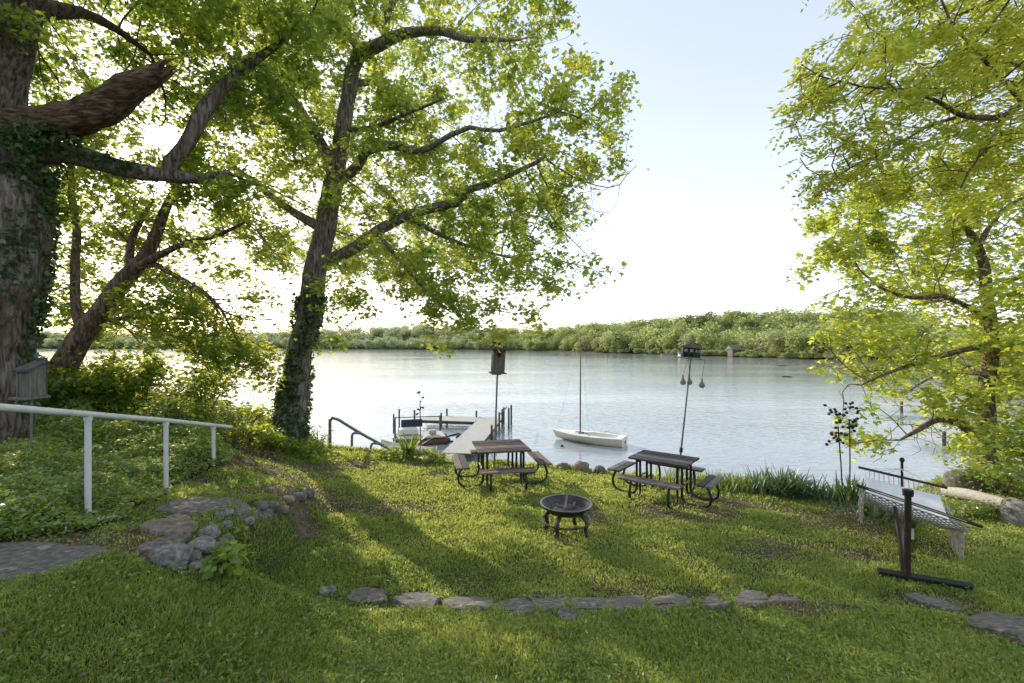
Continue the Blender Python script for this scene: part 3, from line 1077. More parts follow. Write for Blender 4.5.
# --- the old tree whose trunk fills the edge of the picture
def old_tree():
    d = 9.0
    base = P(-34, 470, d)
    base.z = gz(base.x, base.y) - 0.1
    root = thing('old_tree', 'massive old tree with ivy clad trunk and a snapped limb', 'tree', base)
    sk = Skel(0.22)
    tr = [base, P(-18, 400, d), P(-12, 345, d), P(-2, 290, d), P(5, 240, d), P(4, 190, d), P(-4, 150, d), P(-8, 120, d)]
    rt = [0.60, .52, .50, .49, .49, .47, .44, .34]
    sk.limb(tr, rt)
    sk.limb([P(-10, 130, d), P(-16, 80, d), P(-13, 40, d), P(-7, 0, d - .1), P(-3, -60, d - .2), P(-25, -190, d)], [.36, .26, .22, .21, .19, .14])
    sk.limb([P(-8, 130, d), P(-3, 95, d - .1), P(9, 58, d - .2), P(18, 30, d - .3), P(28, 0, d - .4), P(55, -90, d - .8), P(105, -200, d - .6)], [.38, .27, .235, .225, .22, .19, .14])
    sk.limb([P(30, 152, d), P(70, 153, d + .1), P(120, 168, d + .6), P(165, 175, d + 1), P(200, 179, d + 1.2), P(225, 172, d + 1.5), P(245, 180, d + 1.8)], [.22, .15, .14, .115, .07, .04, .015])
    sk.limb([P(160, 172, d + 1), P(182, 150, d + 1.1), P(200, 118, d + 1.3), P(222, 86, d + 1.6), P(256, 58, d + 2), P(300, 30, d + 2.6)], [.12, .12, .12, .11, .08, .03])
    sk.limb([P(36, 10, d), P(85, 15, d + .6), P(118, 30, d + 1.2), P(150, 55, d + 2)], [.15, .09, .06, .03])
    sk.limb([P(10, 30, d), P(40, -40, d + 1.5), P(110, -60, d + 2.5), P(190, -40, d + 3)], [.15, .12, .08, .04])
    blobs = [(110, 30, 10.5, 90, 45, 2.2, 330), (210, 25, 11, 80, 45, 2.2, 300), (60, 70, 11.5, 60, 40, 1.2, 120), (120, 95, 12, 50, 22, 1.5, 90),
             (205, 85, 12, 60, 35, 1.5, 200), (290, 30, 12, 50, 50, 1.5, 150), (150, -60, 9.5, 190, 60, 3, 380), (10, -60, 8, 120, 70, 3, 200),
             (225, 150, 11.5, 50, 35, 1.2, 120), (195, 185, 11, 55, 22, 1.0, 90), (90, 195, 11, 45, 28, .8, 80), (-90, 30, 9, 80, 90, 2.5, 160),
             (260, 100, 12, 45, 40, 1.5, 120), (175, 108, 12.5, 45, 20, 1.0, 200), (140, 152, 13, 50, 26, 1.0, 220), (205, 145, 12.5, 30, 24, .8, 140), (90, 112, 13, 45, 25, 1, 160), (60, 60, 13, 40, 40, 1, 120)]
    A = sun_gap(cloud(blobs), 1.5)
    sk.grow(A, 0.30, 4.5, 70)
    sk.mesh('trunk', M['bark_old'], root, 0.003, 0.09)
    # the limb that snapped off
    q, r = catmull([P(-5, 160, d), P(18, 136, d), P(45, 124, d - .05), P(83, 116, d - .1), P(110, 104, d - .2), P(128, 90, d - .3), P(150, 77, d - .4), P(164, 70, d - .45)],
                   [.38, .34, .26, .24, .235, .21, .17, .10], .08)
    mb = MB().tube(q, r, 18)
    for i, v in enumerate(mb.v):
        v = Vector(v)
        k = min(i // 18, len(q) - 1)
        e = (k / len(q))
        a = 1 + .34 * mnoise.noise(v * 2.2) + .2 * mnoise.noise(Vector((v.x * 2, v.y * 9, v.z * 9))) + .9 * max(0, e - .85) * mnoise.noise(v * 14)
        jag = Vector((1, -.2, .45)) * (0.22 * mnoise.noise(v * 7.3) if k >= len(q) - 2 else 0)
        mb.v[i] = tuple(q[k] + (v - q[k]) * a + jag)
    bl = mb.build('broken_limb', M['bark_limb'], root, True)
    ax = (q[-1] - q[-4]).normalized()
    for i in range(9):
        o_ = Vector((math.cos(i * .7), .6 * math.sin(i * 1.9), math.sin(i * .7))) * .10
        L_ = random.uniform(.10, .30)
        MB().tube([q[-3] + o_, q[-1] + o_ * .9, q[-1] + o_ * .7 + ax * L_], [.035, .028, .003], 5).build('splinter', M['broken'], bl)
    make_crown(root, sk, 18, 0.13, 0.098, .4, T_MAPLE, M['leaf_dark'], 0.7)
    ivy_on(root, tr, rt, 5200, M['leaf_ivy'], 0.085, lo=.15, hi=.86)
    ivy_on(root, [P(-5, 210, d), P(20, 165, d), P(50, 135, d - .1)], [.5, .42, .3], 1500, M['leaf_ivy'], 0.075)
    ivy_on(root, [P(30, 152, d), P(75, 154, d + .1), P(130, 169, d + .7)], [.22, .15, .13], 900, M['leaf_ivy'], 0.07)


old_tree()


def lake_maple():
    d = 15.0
    base = P(287, 432, d)
    base.z = gz(base.x, base.y) - 0.1
    root = thing('maple_tree', 'tall spreading maple leaning over the lawn with ivy on its lower trunk', 'tree', base)
    sk = Skel(0.26)
    tr = [base, P(293, 400, d), P(302, 345, d), P(311, 300, d), P(320, 255, d), P(328, 215, d), P(334, 185, d), P(338, 160, d), P(343, 130, d - .1), P(348, 100, d - .2),
          P(352, 70, d - .3), P(358, 55, d - .4), P(380, 44, d - .6), P(405, 33, d - .9), P(440, 32, d - 1.2), P(470, 40, d - 1.5), P(500, 40, d - 1.7)]
    rt = [.42, .34, .30, .28, .26, .245, .235, .20, .19, .18, .17, .165, .15, .12, .085, .07, .045]
    sk.limb(tr, rt)
    sk.limb([P(333, 170, d), P(318, 138, d + .2), P(296, 105, d + .4), P(285, 88, d + .6), P(262, 40, d + 1.2)], [.16, .135, .12, .105, .05])
    sk.limb([P(322, 228, d), P(300, 216, d + .3), P(272, 197, d + .8), P(253, 180, d + 1.1), P(225, 160, d + 1.6)], [.13, .11, .09, .075, .04])
    sk.limb([P(324, 262, d), P(342, 254, d - .3), P(360, 244, d - .5), P(376, 232, d - .8), P(408, 216, d - 1.2), P(440, 206, d - 1.5), P(456, 203, d - 1.6), P(468, 190, d - 1.8), P(500, 180, d - 2.2), P(545, 158, d - 2.5)],
            [.16, .145, .14, .13, .115, .105, .10, .085, .06, .035])
    sk.limb([P(345, 178, d), P(358, 166, d - .4), P(366, 152, d - .7), P(392, 146, d - 1), P(420, 152, d - 1.4), P(450, 135, d - 1.8), P(470, 127, d - 2), P(500, 130, d - 2.4), P(560, 112, d - 2.8)],
            [.13, .12, .11, .10, .07, .06, .05, .04, .02])
    sk.limb([P(349, 84, d), P(372, 82, d + .6), P(392, 90, d + 1.2), P(402, 92, d + 1.6)], [.1, .075, .06, .03])
    sk.limb([P(362, 50, d - .4), P(345, 35, d - .2), P(325, 18, d + .2), P(310, -20, d + .8)], [.1, .07, .055, .03])
    sk.limb([P(385, 40, d - .7), P(388, 15, d - .8), P(400, -10, d - 1), P(425, -60, d - 1.5)], [.1, .08, .065, .03])
    sk.limb([P(408, 216, d - 1.2), P(440, 235, d - .4), P(480, 250, d + .4), P(530, 262, d + .8)], [.07, .055, .04, .02])
    sk.limb([P(376, 232, d - .8), P(400, 262, d - 1.4), P(425, 290, d - 2.0), P(450, 312, d - 2.4)], [.06, .045, .03, .015])
    sk.limb([P(345, 130, d), P(372, 128, d - 1.0), P(410, 112, d - 2.0), P(440, 100, d - 2.5)], [.07, .055, .04, .02])
    blobs = [(330, 25, 15, 95, 48, 2.6, 470), (430, 2, 14.5, 95, 36, 2.2, 330), (530, 20, 14, 42, 26, 1.3, 130), (515, 62, 13.6, 34, 18, .9, 75),
             (555, 108, 13.3, 62, 32, 1.6, 230), (600, 155, 13.0, 32, 30, 1.0, 95), (525, 165, 13.5, 65, 36, 1.7, 260), (572, 222, 13.2, 40, 32, 1.2, 140),
             (430, 135, 14.0, 60, 38, 2.0, 240), (455, 225, 14, 72, 40, 1.9, 280), (545, 268, 13.6, 62, 26, 1.2, 150), (425, 285, 13.8, 70, 30, 1.5, 190),
             (500, 310, 13.2, 40, 26, .9, 90), (285, 75, 15.6, 70, 55, 1.8, 260), (250, 140, 16.2, 60, 50, 1.6, 190), (270, 225, 16, 55, 40, 1.4, 130),
             (375, 190, 14.8, 45, 45, 2.0, 150), (335, 312, 14.6, 26, 34, .7, 45), (425, 325, 13.6, 22, 22, .6, 38), (515, 335, 13, 14, 10, .4, 14),
             (300, 160, 14, 50, 40, 1.3, 80), (620, 165, 13, 16, 12, .5, 20), (360, 275, 14.5, 40, 20, .9, 45), (440, 345, 14, 10, 10, .3, 8),
             (400, 110, 17.5, 120, 70, 1.5, 180), (330, 200, 18, 110, 60, 1.5, 140), (455, 255, 17, 90, 45, 1.5, 130), (335, 252, 21.5, 55, 22, 2.0, 220), (405, 258, 21.5, 50, 20, 2.0, 200), (330, 255, 26, 55, 22, 2.2, 480), (400, 258, 26, 50, 20, 2.2, 420), (255, 285, 15, 36, 30, 1.2, 110), (330, 290, 15.5, 30, 22, .8, 60), (268, 240, 21, 48, 26, 1.5, 130),
             (460, 205, 21, 80, 45, 2, 220), (340, 200, 21, 70, 40, 2, 170), (520, 200, 19, 60, 50, 1.6, 120), (350, 100, 20, 100, 60, 1.6, 200)]
    sk.grow(cloud(blobs), 0.33, 5.0, 75)
    sk.mesh('trunk', M['bark'], root, 0.003, 0.06)
    make_crown(root, sk, 12, 0.12, 0.108, .5, T_MAPLE, M['leaf_maple'], 0.65)
    ivy_on(root, tr[:5], rt[:5], 3200, M['leaf_ivy'], 0.1, lo=0.05, hi=.80)


lake_maple()


def leaning_tree():
    d = 13.0
    base = P(40, 432, d)
    base.z = gz(base.x, base.y) - 0.1
    root = thing('leaning_tree', 'brown tree leaning toward the maple with an upright second stem', 'tree', base)
    sk = Skel(0.26)
    sk.limb([base, P(52, 390, d), P(72, 355, d), P(92, 322, d), P(115, 290, d), P(132, 270, d), P(150, 248, d + .2), P(164, 215, d + .5), P(178, 185, d + .8), P(195, 150, d + 1.2)],
            [.36, .28, .235, .21, .19, .17, .13, .10, .07, .04])
    sk.limb([P(84, 335, d), P(78, 310, d + .2), P(75, 270, d + .4), P(75, 220, d + .5), P(72, 180, d + .6), P(70, 130, d + .8)], [.11, .095, .085, .075, .06, .04])
    sk.limb([P(134, 268, d), P(160, 255, d - .3), P(185, 243, d - .6), P(215, 236, d - .8), P(245, 222, d - 1)], [.09, .075, .06, .045, .025])
    sk.limb([P(150, 262, d), P(180, 278, d - .6), P(205, 293, d - 1), P(222, 310, d - 1.2), P(240, 318, d - 1.4)], [.06, .05, .04, .03, .015])
    sk.limb([P(108, 320, d), P(122, 318, d - .3), P(136, 313, d - .5)], [.06, .045, .02])
    sk.limb([P(130, 272, d), P(134, 235, d + .6), P(152, 200, d + 1.3)], [.10, .075, .04])
    blobs = [(180, 205, 13.5, 70, 36, 1.8, 230), (120, 225, 14.5, 60, 42, 1.5, 150), (235, 250, 12.8, 55, 34, 1.5, 150), (200, 308, 12.6, 62, 28, 1.5, 210), (150, 325, 13.4, 60, 24, 1.1, 110), (225, 368, 13.6, 45, 26, .8, 90), (115, 355, 13.6, 45, 30, .8, 90), (170, 365, 14, 40, 25, .8, 70), (60, 250, 14, 30, 60, 1, 80),
             (95, 180, 14.5, 50, 45, 1.2, 120), (255, 320, 12.2, 35, 22, 1, 70), (85, 300, 14.8, 30, 50, 1, 70), (160, 270, 15, 60, 50, 1.2, 90), (230, 345, 12.6, 35, 16, .9, 40),
             (130, 140, 15, 60, 30, 1.2, 80)]
    sk.grow(sun_gap(cloud(blobs, 1.5), 1.6), 0.30, 4.0, 60)
    sk.mesh('trunk', M['bark_warm'], root, 0.003, 0.06)
    make_crown(root, sk, 12, 0.13, 0.105, .4, T_MAPLE, M['leaf_shrub'], 0.6)
    # a thin stem behind the nest box
    b2 = P(26, 432, 12.2)
    b2.z = gz(b2.x, b2.y) - .1
    r2 = thing('slender_tree', 'slender bare stemmed tree between the old trunk and the leaning tree', 'tree', b2)
    s2 = Skel(0.3)
    s2.limb([b2, P(27, 380, 12.2), P(28, 320, 12.2), P(30, 250, 12.4), P(40, 190, 12.6), P(55, 130, 13)], [.14, .12, .11, .1, .07, .04])
    s2.grow(cloud([(45, 150, 13, 35, 40, 1, 50), (40, 290, 12.8, 30, 50, .8, 60), (50, 340, 12.5, 26, 26, .6, 30)]), .32, 3, 30)
    s2.mesh('trunk', M['bark_warm'], r2, .003, .05)
    make_crown(r2, s2, 4, .14, .12, .35, T_MAPLE, M['leaf_shrub'], .6)


leaning_tree()


def shore_maple():
    d = 13.2
    base = P(985, 492, d)
    base.z = gz(base.x, base.y) - 0.1
    root = thing('young_maple', 'yellow green young maple standing beside the bleached log', 'tree', base)
    sk = Skel(0.22)
    sk.limb([base, P(986, 470, d), P(982, 445, d), P(985, 415, d + .1), P(988, 380, d + .2), P(992, 340, d + .2), P(988, 305, d + .2), P(984, 270, d + .2), P(975, 240, d + .2), P(960, 215, d + .1), P(945, 195, d)],
            [.30, .235, .20, .16, .14, .125, .11, .10, .085, .06, .03])
    sk.limb([P(982, 438, d), P(968, 430, d - .3), P(955, 421, d - .6), P(938, 420, d - .9), P(918, 430, d - 1.2), P(900, 440, d - 1.5)], [.14, .11, .08, .06, .045, .02])
    sk.limb([P(986, 320, d), P(965, 305, d - .3), P(940, 296, d - .7), P(915, 298, d - 1), P(885, 290, d - 1.4), P(860, 270, d - 1.7)], [.08, .06, .05, .04, .03, .015])
    sk.limb([P(988, 345, d), P(955, 352, d - .7), P(920, 362, d - 1.2), P(890, 372, d - 1.5), P(862, 385, d - 1.8)], [.07, .055, .045, .03, .015])
    sk.limb([P(978, 250, d), P(990, 225, d + .5), P(1010, 205, d + .8), P(1040, 190, d + 1)], [.06, .05, .04, .02])
    sk.limb([P(988, 375, d), P(960, 372, d + .6), P(930, 378, d + 1.2), P(900, 398, d + 1.6)], [.06, .045, .03, .015])
    sk.limb([P(988, 300, d), P(1010, 280, d - .6), P(1040, 270, d - 1), P(1075, 260, d - 1.2)], [.07, .05, .04, .02])
    blobs = [(905, 225, 13, 65, 42, 1.7, 270), (858, 285, 12.2, 38, 46, 1.2, 150), (930, 300, 12.8, 65, 45, 1.8, 270), (1000, 255, 13.5, 60, 60, 2.0, 260),
             (885, 360, 12.2, 52, 34, 1.3, 180), (955, 370, 12.8, 55, 36, 1.6, 190), (875, 425, 11.8, 34, 26, .9, 85), (1010, 345, 13.5, 55, 55, 1.8, 200), (925, 435, 12.2, 50, 26, 1.1, 110),
             (1060, 300, 13, 50, 110, 2, 200), (850, 335, 12, 28, 30, .8, 60), (950, 190, 13.4, 70, 28, 1.5, 120), (1010, 420, 13.6, 40, 40, 1.2, 110), (868, 445, 11.8, 18, 20, .6, 30),
             (845, 235, 12.6, 22, 26, .7, 40)]
    sk.grow(cloud(blobs), 0.30, 4.0, 60)
    sk.mesh('trunk', M['bark_warm'], root, 0.003, 0.06)
    make_crown(root, sk, 12, 0.12, 0.112, .5, T_MAPLE, M['leaf_gold'], 0.6)


shore_maple()


def feathery_tree():
    d = 7.5
    base = Vector((9.6, 8.6 * K, 0))
    base.z = gz(base.x, base.y) - .1
    root = thing('feathery_tree', 'tree with fine feathery leaves on long dark boughs reaching in overhead', 'tree', base)
    sk = Skel(0.17)
    top = base + Vector((-.3, -.3, 5.6))
    sk.limb([base, base + Vector((.05, 0, 1.5)), base + Vector((-.1, -.1, 3.2)), base + Vector((-.2, -.2, 4.6)), top, top + Vector((.3, 0, 2.5))], [.27, .21, .19, .17, .14, .06])
    sk.limb([base + Vector((-.2, -.2, 4.6)), P(1130, 75, 7.9), P(1070, 92, 7.6), P(1024, 104, 7.4), P(1003, 117, 7.3), P(962, 116, 7.1), P(940, 103, 7.0), P(915, 93, 6.9), P(890, 89, 6.8), P(860, 86, 6.7), P(820, 76, 6.6), P(800, 64, 6.5)],
            [.085, .06, .045, .038, .034, .03, .022, .018, .015, .012, .009, .006])
    sk.limb([P(1003, 117, 7.3), P(985, 150, 7.2), P(968, 172, 7.1), P(960, 190, 7.1)], [.02, .015, .012, .008])
    sk.limb([P(962, 116, 7.1), P(925, 128, 7.2), P(890, 150, 7.3), P(850, 168, 7.3), P(815, 195, 7.3)], [.02, .017, .013, .01, .006])
    sk.limb([P(1070, 92, 7.6), P(1010, 62, 8.0), P(985, 70, 8.0), P(945, 95, 8.0)], [.03, .022, .018, .008])
    sk.limb([top, P(1090, -20, 8), P(1020, -10, 8), P(960, 15, 8.2), P(900, 40, 8.3)], [.07, .045, .03, .02, .01])
    sk.limb([P(1024, 104, 7.4), P(985, 60, 7.0), P(950, 20, 6.8), P(935, -20, 6.7)], [.025, .018, .013, .008])
    sk.limb([base + Vector((-.2, -.2, 4.2)), P(1120, 150, 8.5), P(1040, 165, 8.7), P(960, 165, 9), P(880, 180, 9)], [.06, .04, .03, .02, .01])
    blobs = [(950, 30, 7.6, 75, 45, 1.2, 480), (1010, 90, 7.8, 50, 60, 1.2, 380), (905, 80, 7.0, 70, 40, .9, 220), (838, 70, 6.6, 42, 28, .6, 75), (805, 110, 6.7, 24, 22, .5, 42),
             (860, 145, 7.2, 45, 32, .8, 120), (940, 140, 7.6, 60, 40, 1.1, 220), (822, 180, 7.3, 24, 22, .5, 48), (1000, 170, 8.2, 60, 30, 1, 140), (905, 5, 7.4, 30, 25, .7, 70),
             (900, 175, 8.6, 50, 25, .8, 110), (1060, 30, 7.5, 60, 110, 1.6, 200), (800, 85, 6.5, 16, 20, .4, 20), (960, -50, 7.5, 110, 40, 1.4, 160), (795, 125, 6.8, 14, 10, .3, 14)]
    sk.grow(cloud(blobs), 0.20, 3.0, 70)
    sk.mesh('trunk', M['bark_warm'], root, 0.002, 0.05)
    c = sk.leaf_points(3.4, 0.03, 0.012, 0.0, False)
    n, k = len(c), 9
    yaw = RNG.random(n) * 2 * PI
    fw = np.stack([np.cos(yaw), np.sin(yaw), RNG.normal(-.35, .25, n)], 1)
    fw /= np.linalg.norm(fw, axis=1, keepdims=True)
    nz = np.stack([RNG.normal(0, .3, n), RNG.normal(0, .3, n), np.ones(n)], 1)
    nz -= fw * (fw * nz).sum(1, keepdims=True)
    nz /= np.linalg.norm(nz, axis=1, keepdims=True)
    sd = np.cross(fw, nz)
    ln = .13 + .12 * RNG.random(n)
    j = np.arange(k)
    t = (.2 + .8 * (j // 2) / (k // 2))
    sg = np.where(j == k - 1, 0, np.where(j % 2 == 0, 1, -1))
    cen = c[:, None] + fw[:, None] * (ln[:, None] * t[None])[..., None] - np.array([0, 0, 1]) * (ln[:, None] * .35 * t[None] ** 2)[..., None]
    lf = fw[:, None] * .55 + sd[:, None] * sg[None, :, None] * .9 + RNG.normal(0, .15, (n, k, 3))
    lf /= np.linalg.norm(lf, axis=2, keepdims=True)
    ln_n = nz[:, None] + RNG.normal(0, .25, (n, k, 3))
    rt = np.cross(lf, ln_n)
    rt /= np.linalg.norm(rt, axis=2, keepdims=True)
    sz = (.075 * (.6 + .7 * RNG.random((n, k))))[..., None, None]
    co = cen[:, :, None] + (T_SLIM[:, 0][None, None, :, None] * rt[:, :, None] * 1.25 + T_SLIM[:, 1][None, None, :, None] * lf[:, :, None]) * sz
    npmesh('crown', co.reshape(n * k, 4, 3), [(0, 1, 2, 3)], M['leaf_locust'], parent=root)


feathery_tree()


# ------------------------------------------------------------------ shrubs and ground plants
def shrub(name, label, c, rx, ry, h, n, lsize, mt, stems=9, group=None, tmpl=T_OVAL, cat='shrub', tilt=0.7, core=0.25):
    root = thing(name, label, cat, c, group)
    mb = MB()
    tips = []
    c = Vector(c)
    for i in range(stems):
        a = random.random() * 2 * PI
        k = random.random() ** .6
        tip = c + Vector((math.cos(a) * rx * k, math.sin(a) * ry * k, h * (0.55 + .45 * random.random()) * (1 - .25 * k)))
        midp = c.lerp(tip, .5) + Vector((0, 0, h * .12)) + Vector((random.uniform(-.1, .1), random.uniform(-.1, .1), 0)) * rx
        mb.tube([c + Vector((math.cos(a), math.sin(a), 0)) * rx * .12 - Vector((0, 0, .05)), midp, tip], [.014 + .006 * h, .009 + .004 * h, .004], 5)
        tips += [midp.lerp(tip, t) for t in (.0, .35, .7, 1)]
        for j in range(3):
            e = tip + Vector((random.gauss(0, .3) * rx, random.gauss(0, .3) * ry, random.uniform(-.25, .2) * h))
            s0 = midp.lerp(tip, random.random())
            mb.tube([s0, s0.lerp(e, .5) + Vector((0, 0, .03)), e], [.006, .005, .003], 3)
            tips += [s0.lerp(e, t) for t in (.4, .75, 1)]
    mb.build('stem', M['bark_warm'], root, True)
    a = np.array([tuple(t) for t in tips])
    k = RNG.integers(0, len(a), n)
    p = a[k] + RNG.normal(0, 1, (n, 3)) * np.array([rx, ry, h * .8]) * .17
    z0 = ground_z(p[:, 0], p[:, 1])
    p[:, 2] = np.maximum(p[:, 2], z0 + .03)
    npmesh('foliage', leaves(p, lsize * (.6 + .8 * RNG.random(n)), tmpl, tilt), [tuple(range(len(tmpl)))], mt, parent=root)
    return root


def sh(px, d, rx, ry, h, n, ls, mt, label, name='shrub', group=None, tmpl=T_OVAL, stems=9, dz=0.0, cat='shrub'):
    x = (px - CX) / FD * d
    d = d * K
    return shrub(name, label, (x, d, gz(x, d) + dz), rx, ry, h, n, ls, M[mt], stems, group, tmpl, cat)


sh(275, 13.6, .6, .5, .45, 900, .085, 'leaf_shrub', 'bushy green shrub at the foot of the ivy clad maple')
sh(308, 14.0, .6, .45, .42, 900, .085, 'leaf_shrub', 'low spreading shrub between the maple trunk and the stair rail')
sh(242, 13.2, .6, .5, .5, 800, .085, 'leaf_shrub', 'loose green shrub beyond the far end of the white rail')
sh(402, 15.0, .7, .4, .24, 900, .07, 'leaf_shrub', 'mounded green weeds around the base of the pale yucca', 'weed_patch', cat='plant')
sh(442, 15.0, .5, .4, .2, 600, .06, 'leaf_shrub', 'low leafy weeds on the bank behind the nearest picnic bench', 'weed_patch', cat='plant')
sh(318, 15.0, .25, .3, .7, 160, .06, 'leaf_cover', 'wispy dark stemmed weeds standing by the stair rail', 'weed_patch', cat='plant', stems=6)
sh(200, 14.6, .9, .6, 1.35, 900, .11, 'leaf_shrub', 'airy sapling thicket in front of the sun glint on the lake', 'sapling_thicket', tmpl=T_MAPLE)
sh(140, 14.6, .9, .6, 1.3, 1500, .12, 'leaf_shrub', 'bright backlit bush below the leaning trunk', 'bush', tmpl=T_MAPLE)
sh(100, 13.6, .7, .6, 1.1, 1200, .12, 'leaf_shrub', 'leafy bush growing against the base of the leaning tree', 'bush', tmpl=T_MAPLE)
sh(50, 12.4, .6, .5, 1.0, 900, .11, 'leaf_shrub', 'dense bush behind the nest box on its thin pole', 'bush', tmpl=T_MAPLE)
sh(5, 11.5, .7, .6, 1.2, 1000, .11, 'leaf_ivy', 'dark bush at the foot of the old ivy clad tree', 'bush', tmpl=T_MAPLE)
sh(245, 15.6, .8, .5, .5, 450, .10, 'leaf_shrub', 'thin leaved bush leaning over the lake beside the maple', 'bush', tmpl=T_MAPLE)
sh(170, 12.0, .7, .5, .75, 900, .09, 'leaf_cover', 'shaded bush behind the middle of the white rail', 'bush')
sh(229, pxg(229, 574).y / K, .13, .15, .27, 150, .085, 'weed', 'clump of broad blue green leaves below the path stones', 'leafy_weed', cat='plant', stems=6)
sh(214, pxg(214, 574).y / K, .10, .1, .18, 80, .09, 'weed', 'low pale leaved weed against the long rounded stone', 'leafy_weed', cat='plant', stems=5)
sh(243, pxg(243, 552).y / K, .12, .12, .25, 90, .05, 'weed', 'spindly upright weed on the edging slope', 'leafy_weed', cat='plant', stems=6)
sh(655, 5.75, .2, .1, .13, 120, .03, 'weed', 'small leafy sprig past the end of the edging row', 'leafy_weed', cat='plant', stems=6)
sh(785, 6.1, .2, .12, .2, 140, .04, 'weed', 'bright green sprig behind the thin tan stone', 'leafy_weed', cat='plant', stems=7)
sh(548, 6.1, .22, .12, .12, 240, .03, 'grass', 'dark grass tuft behind the cracked edging stone', 'grass_tuft', cat='plant', stems=7)
sh(1005, 12.2, .8, .5, .6, 1300, .08, 'leaf_cover', 'green bush spreading behind the bleached log', 'bush')
sh(1040, 13.5, 1.2, .8, 1.6, 2200, .10, 'leaf_shrub', 'tall dark bush past the young maple trunk', 'bush', tmpl=T_MAPLE)
sh(960, 10.6, .8, .35, .25, 900, .055, 'leaf_cover', 'low green plants in front of the bleached log', 'weed_patch', cat='plant')


def strap_plant(name, label, c, n, length, width, mt, spread=1.0, cat='plant', up=0.6, rxy=(0.12, 0.12)):
    """a clump of long arching leaves"""
    c = np.array(c)
    a = RNG.random(n) * 2 * PI
    out = np.stack([np.cos(a), np.sin(a), 0 * a], 1)
    sd = np.stack([-np.sin(a), np.cos(a), 0 * a], 1)
    ln = length * (.6 + .5 * RNG.random(n))
    st = (0.25 + .75 * RNG.random(n)) * spread
    b = c + np.stack([RNG.normal(0, rxy[0], n), RNG.normal(0, rxy[1], n), 0 * a], 1)
    b[:, 2] = ground_z(b[:, 0], b[:, 1]) - .02
    rows = []
    for t, w in ((0, .7), (.3, 1), (.6, .85), (.85, .5), (1, .06)):
        hgt = ln * (t * (1.0 - .15 * st) - .75 * st * up * t * t)
        p = b + out * (ln * st * .75 * t ** 1.3)[:, None] + np.array([0, 0, 1]) * hgt[:, None]
        rows.append((p - sd * width * w, p + sd * width * w))
    co = np.stack([r[0] for r in rows] + [r[1] for r in rows], 1)
    o = npmesh(name, co, [(i, i + 5, i + 6, i + 1) for i in range(4)], M[mt])
    o.data.shade_smooth()
    return tag(o, label, cat)


def sp(px, d, *a, **k):
    x = (px - CX) / FD * d
    d = d * K
    return (x, d, gz(x, d))


strap_plant('yucca_plant', 'spiky pale yucca by the moored pontoon boat', sp(408, 15.3), 44, .85, .028, 'strap_light', 1.15, up=.25, rxy=(.05, .05))
strap_plant('yucca_plant', 'dark spiky yucca below the two iron flower stems', sp(851, 11.3), 70, .62, .02, 'strap', .85, up=.25)
strap_plant('strap_leaf_plant', 'dark drooping strap leaves under the hammock edge', sp(884, 10.2), 150, .62, .014, 'strap', 1.1, up=1.0, rxy=(.28, .2))
strap_plant('daylily_clump', 'sunlit grassy clump just past the picnic bench on the bank', sp(722, 12.6), 420, .40, .008, 'strap_light', .8, up=.6, rxy=(.35, .22))
strap_plant('daylily_clump', 'yellow green grassy clump in the middle of the bank planting', sp(756, 12.4), 420, .42, .009, 'strap_light', .9, up=.7, rxy=(.35, .22))
strap_plant('iris_clump', 'dark broad bladed clump with two upright spikes on the bank', sp(786, 12.1), 420, .72, .016, 'strap', 1.1, up=.8, rxy=(.30, .2))
strap_plant('daylily_clump', 'low dark grassy clump at the water end of bank planting', sp(818, 11.9), 260, .46, .010, 'strap', 1.0, up=.8, rxy=(.35, .2))
strap_plant('iris_spike', 'single upright iris spike above the dark bank clump', sp(768, 12.1), 5, .95, .014, 'strap', .12, up=.1, rxy=(.02, .02))
strap_plant('reed_tuft', 'tall dry reeds past the picnic table frame', sp(690, 13.0), 170, .45, .008, 'strap_light', .6, up=.5, rxy=(.5, .2))


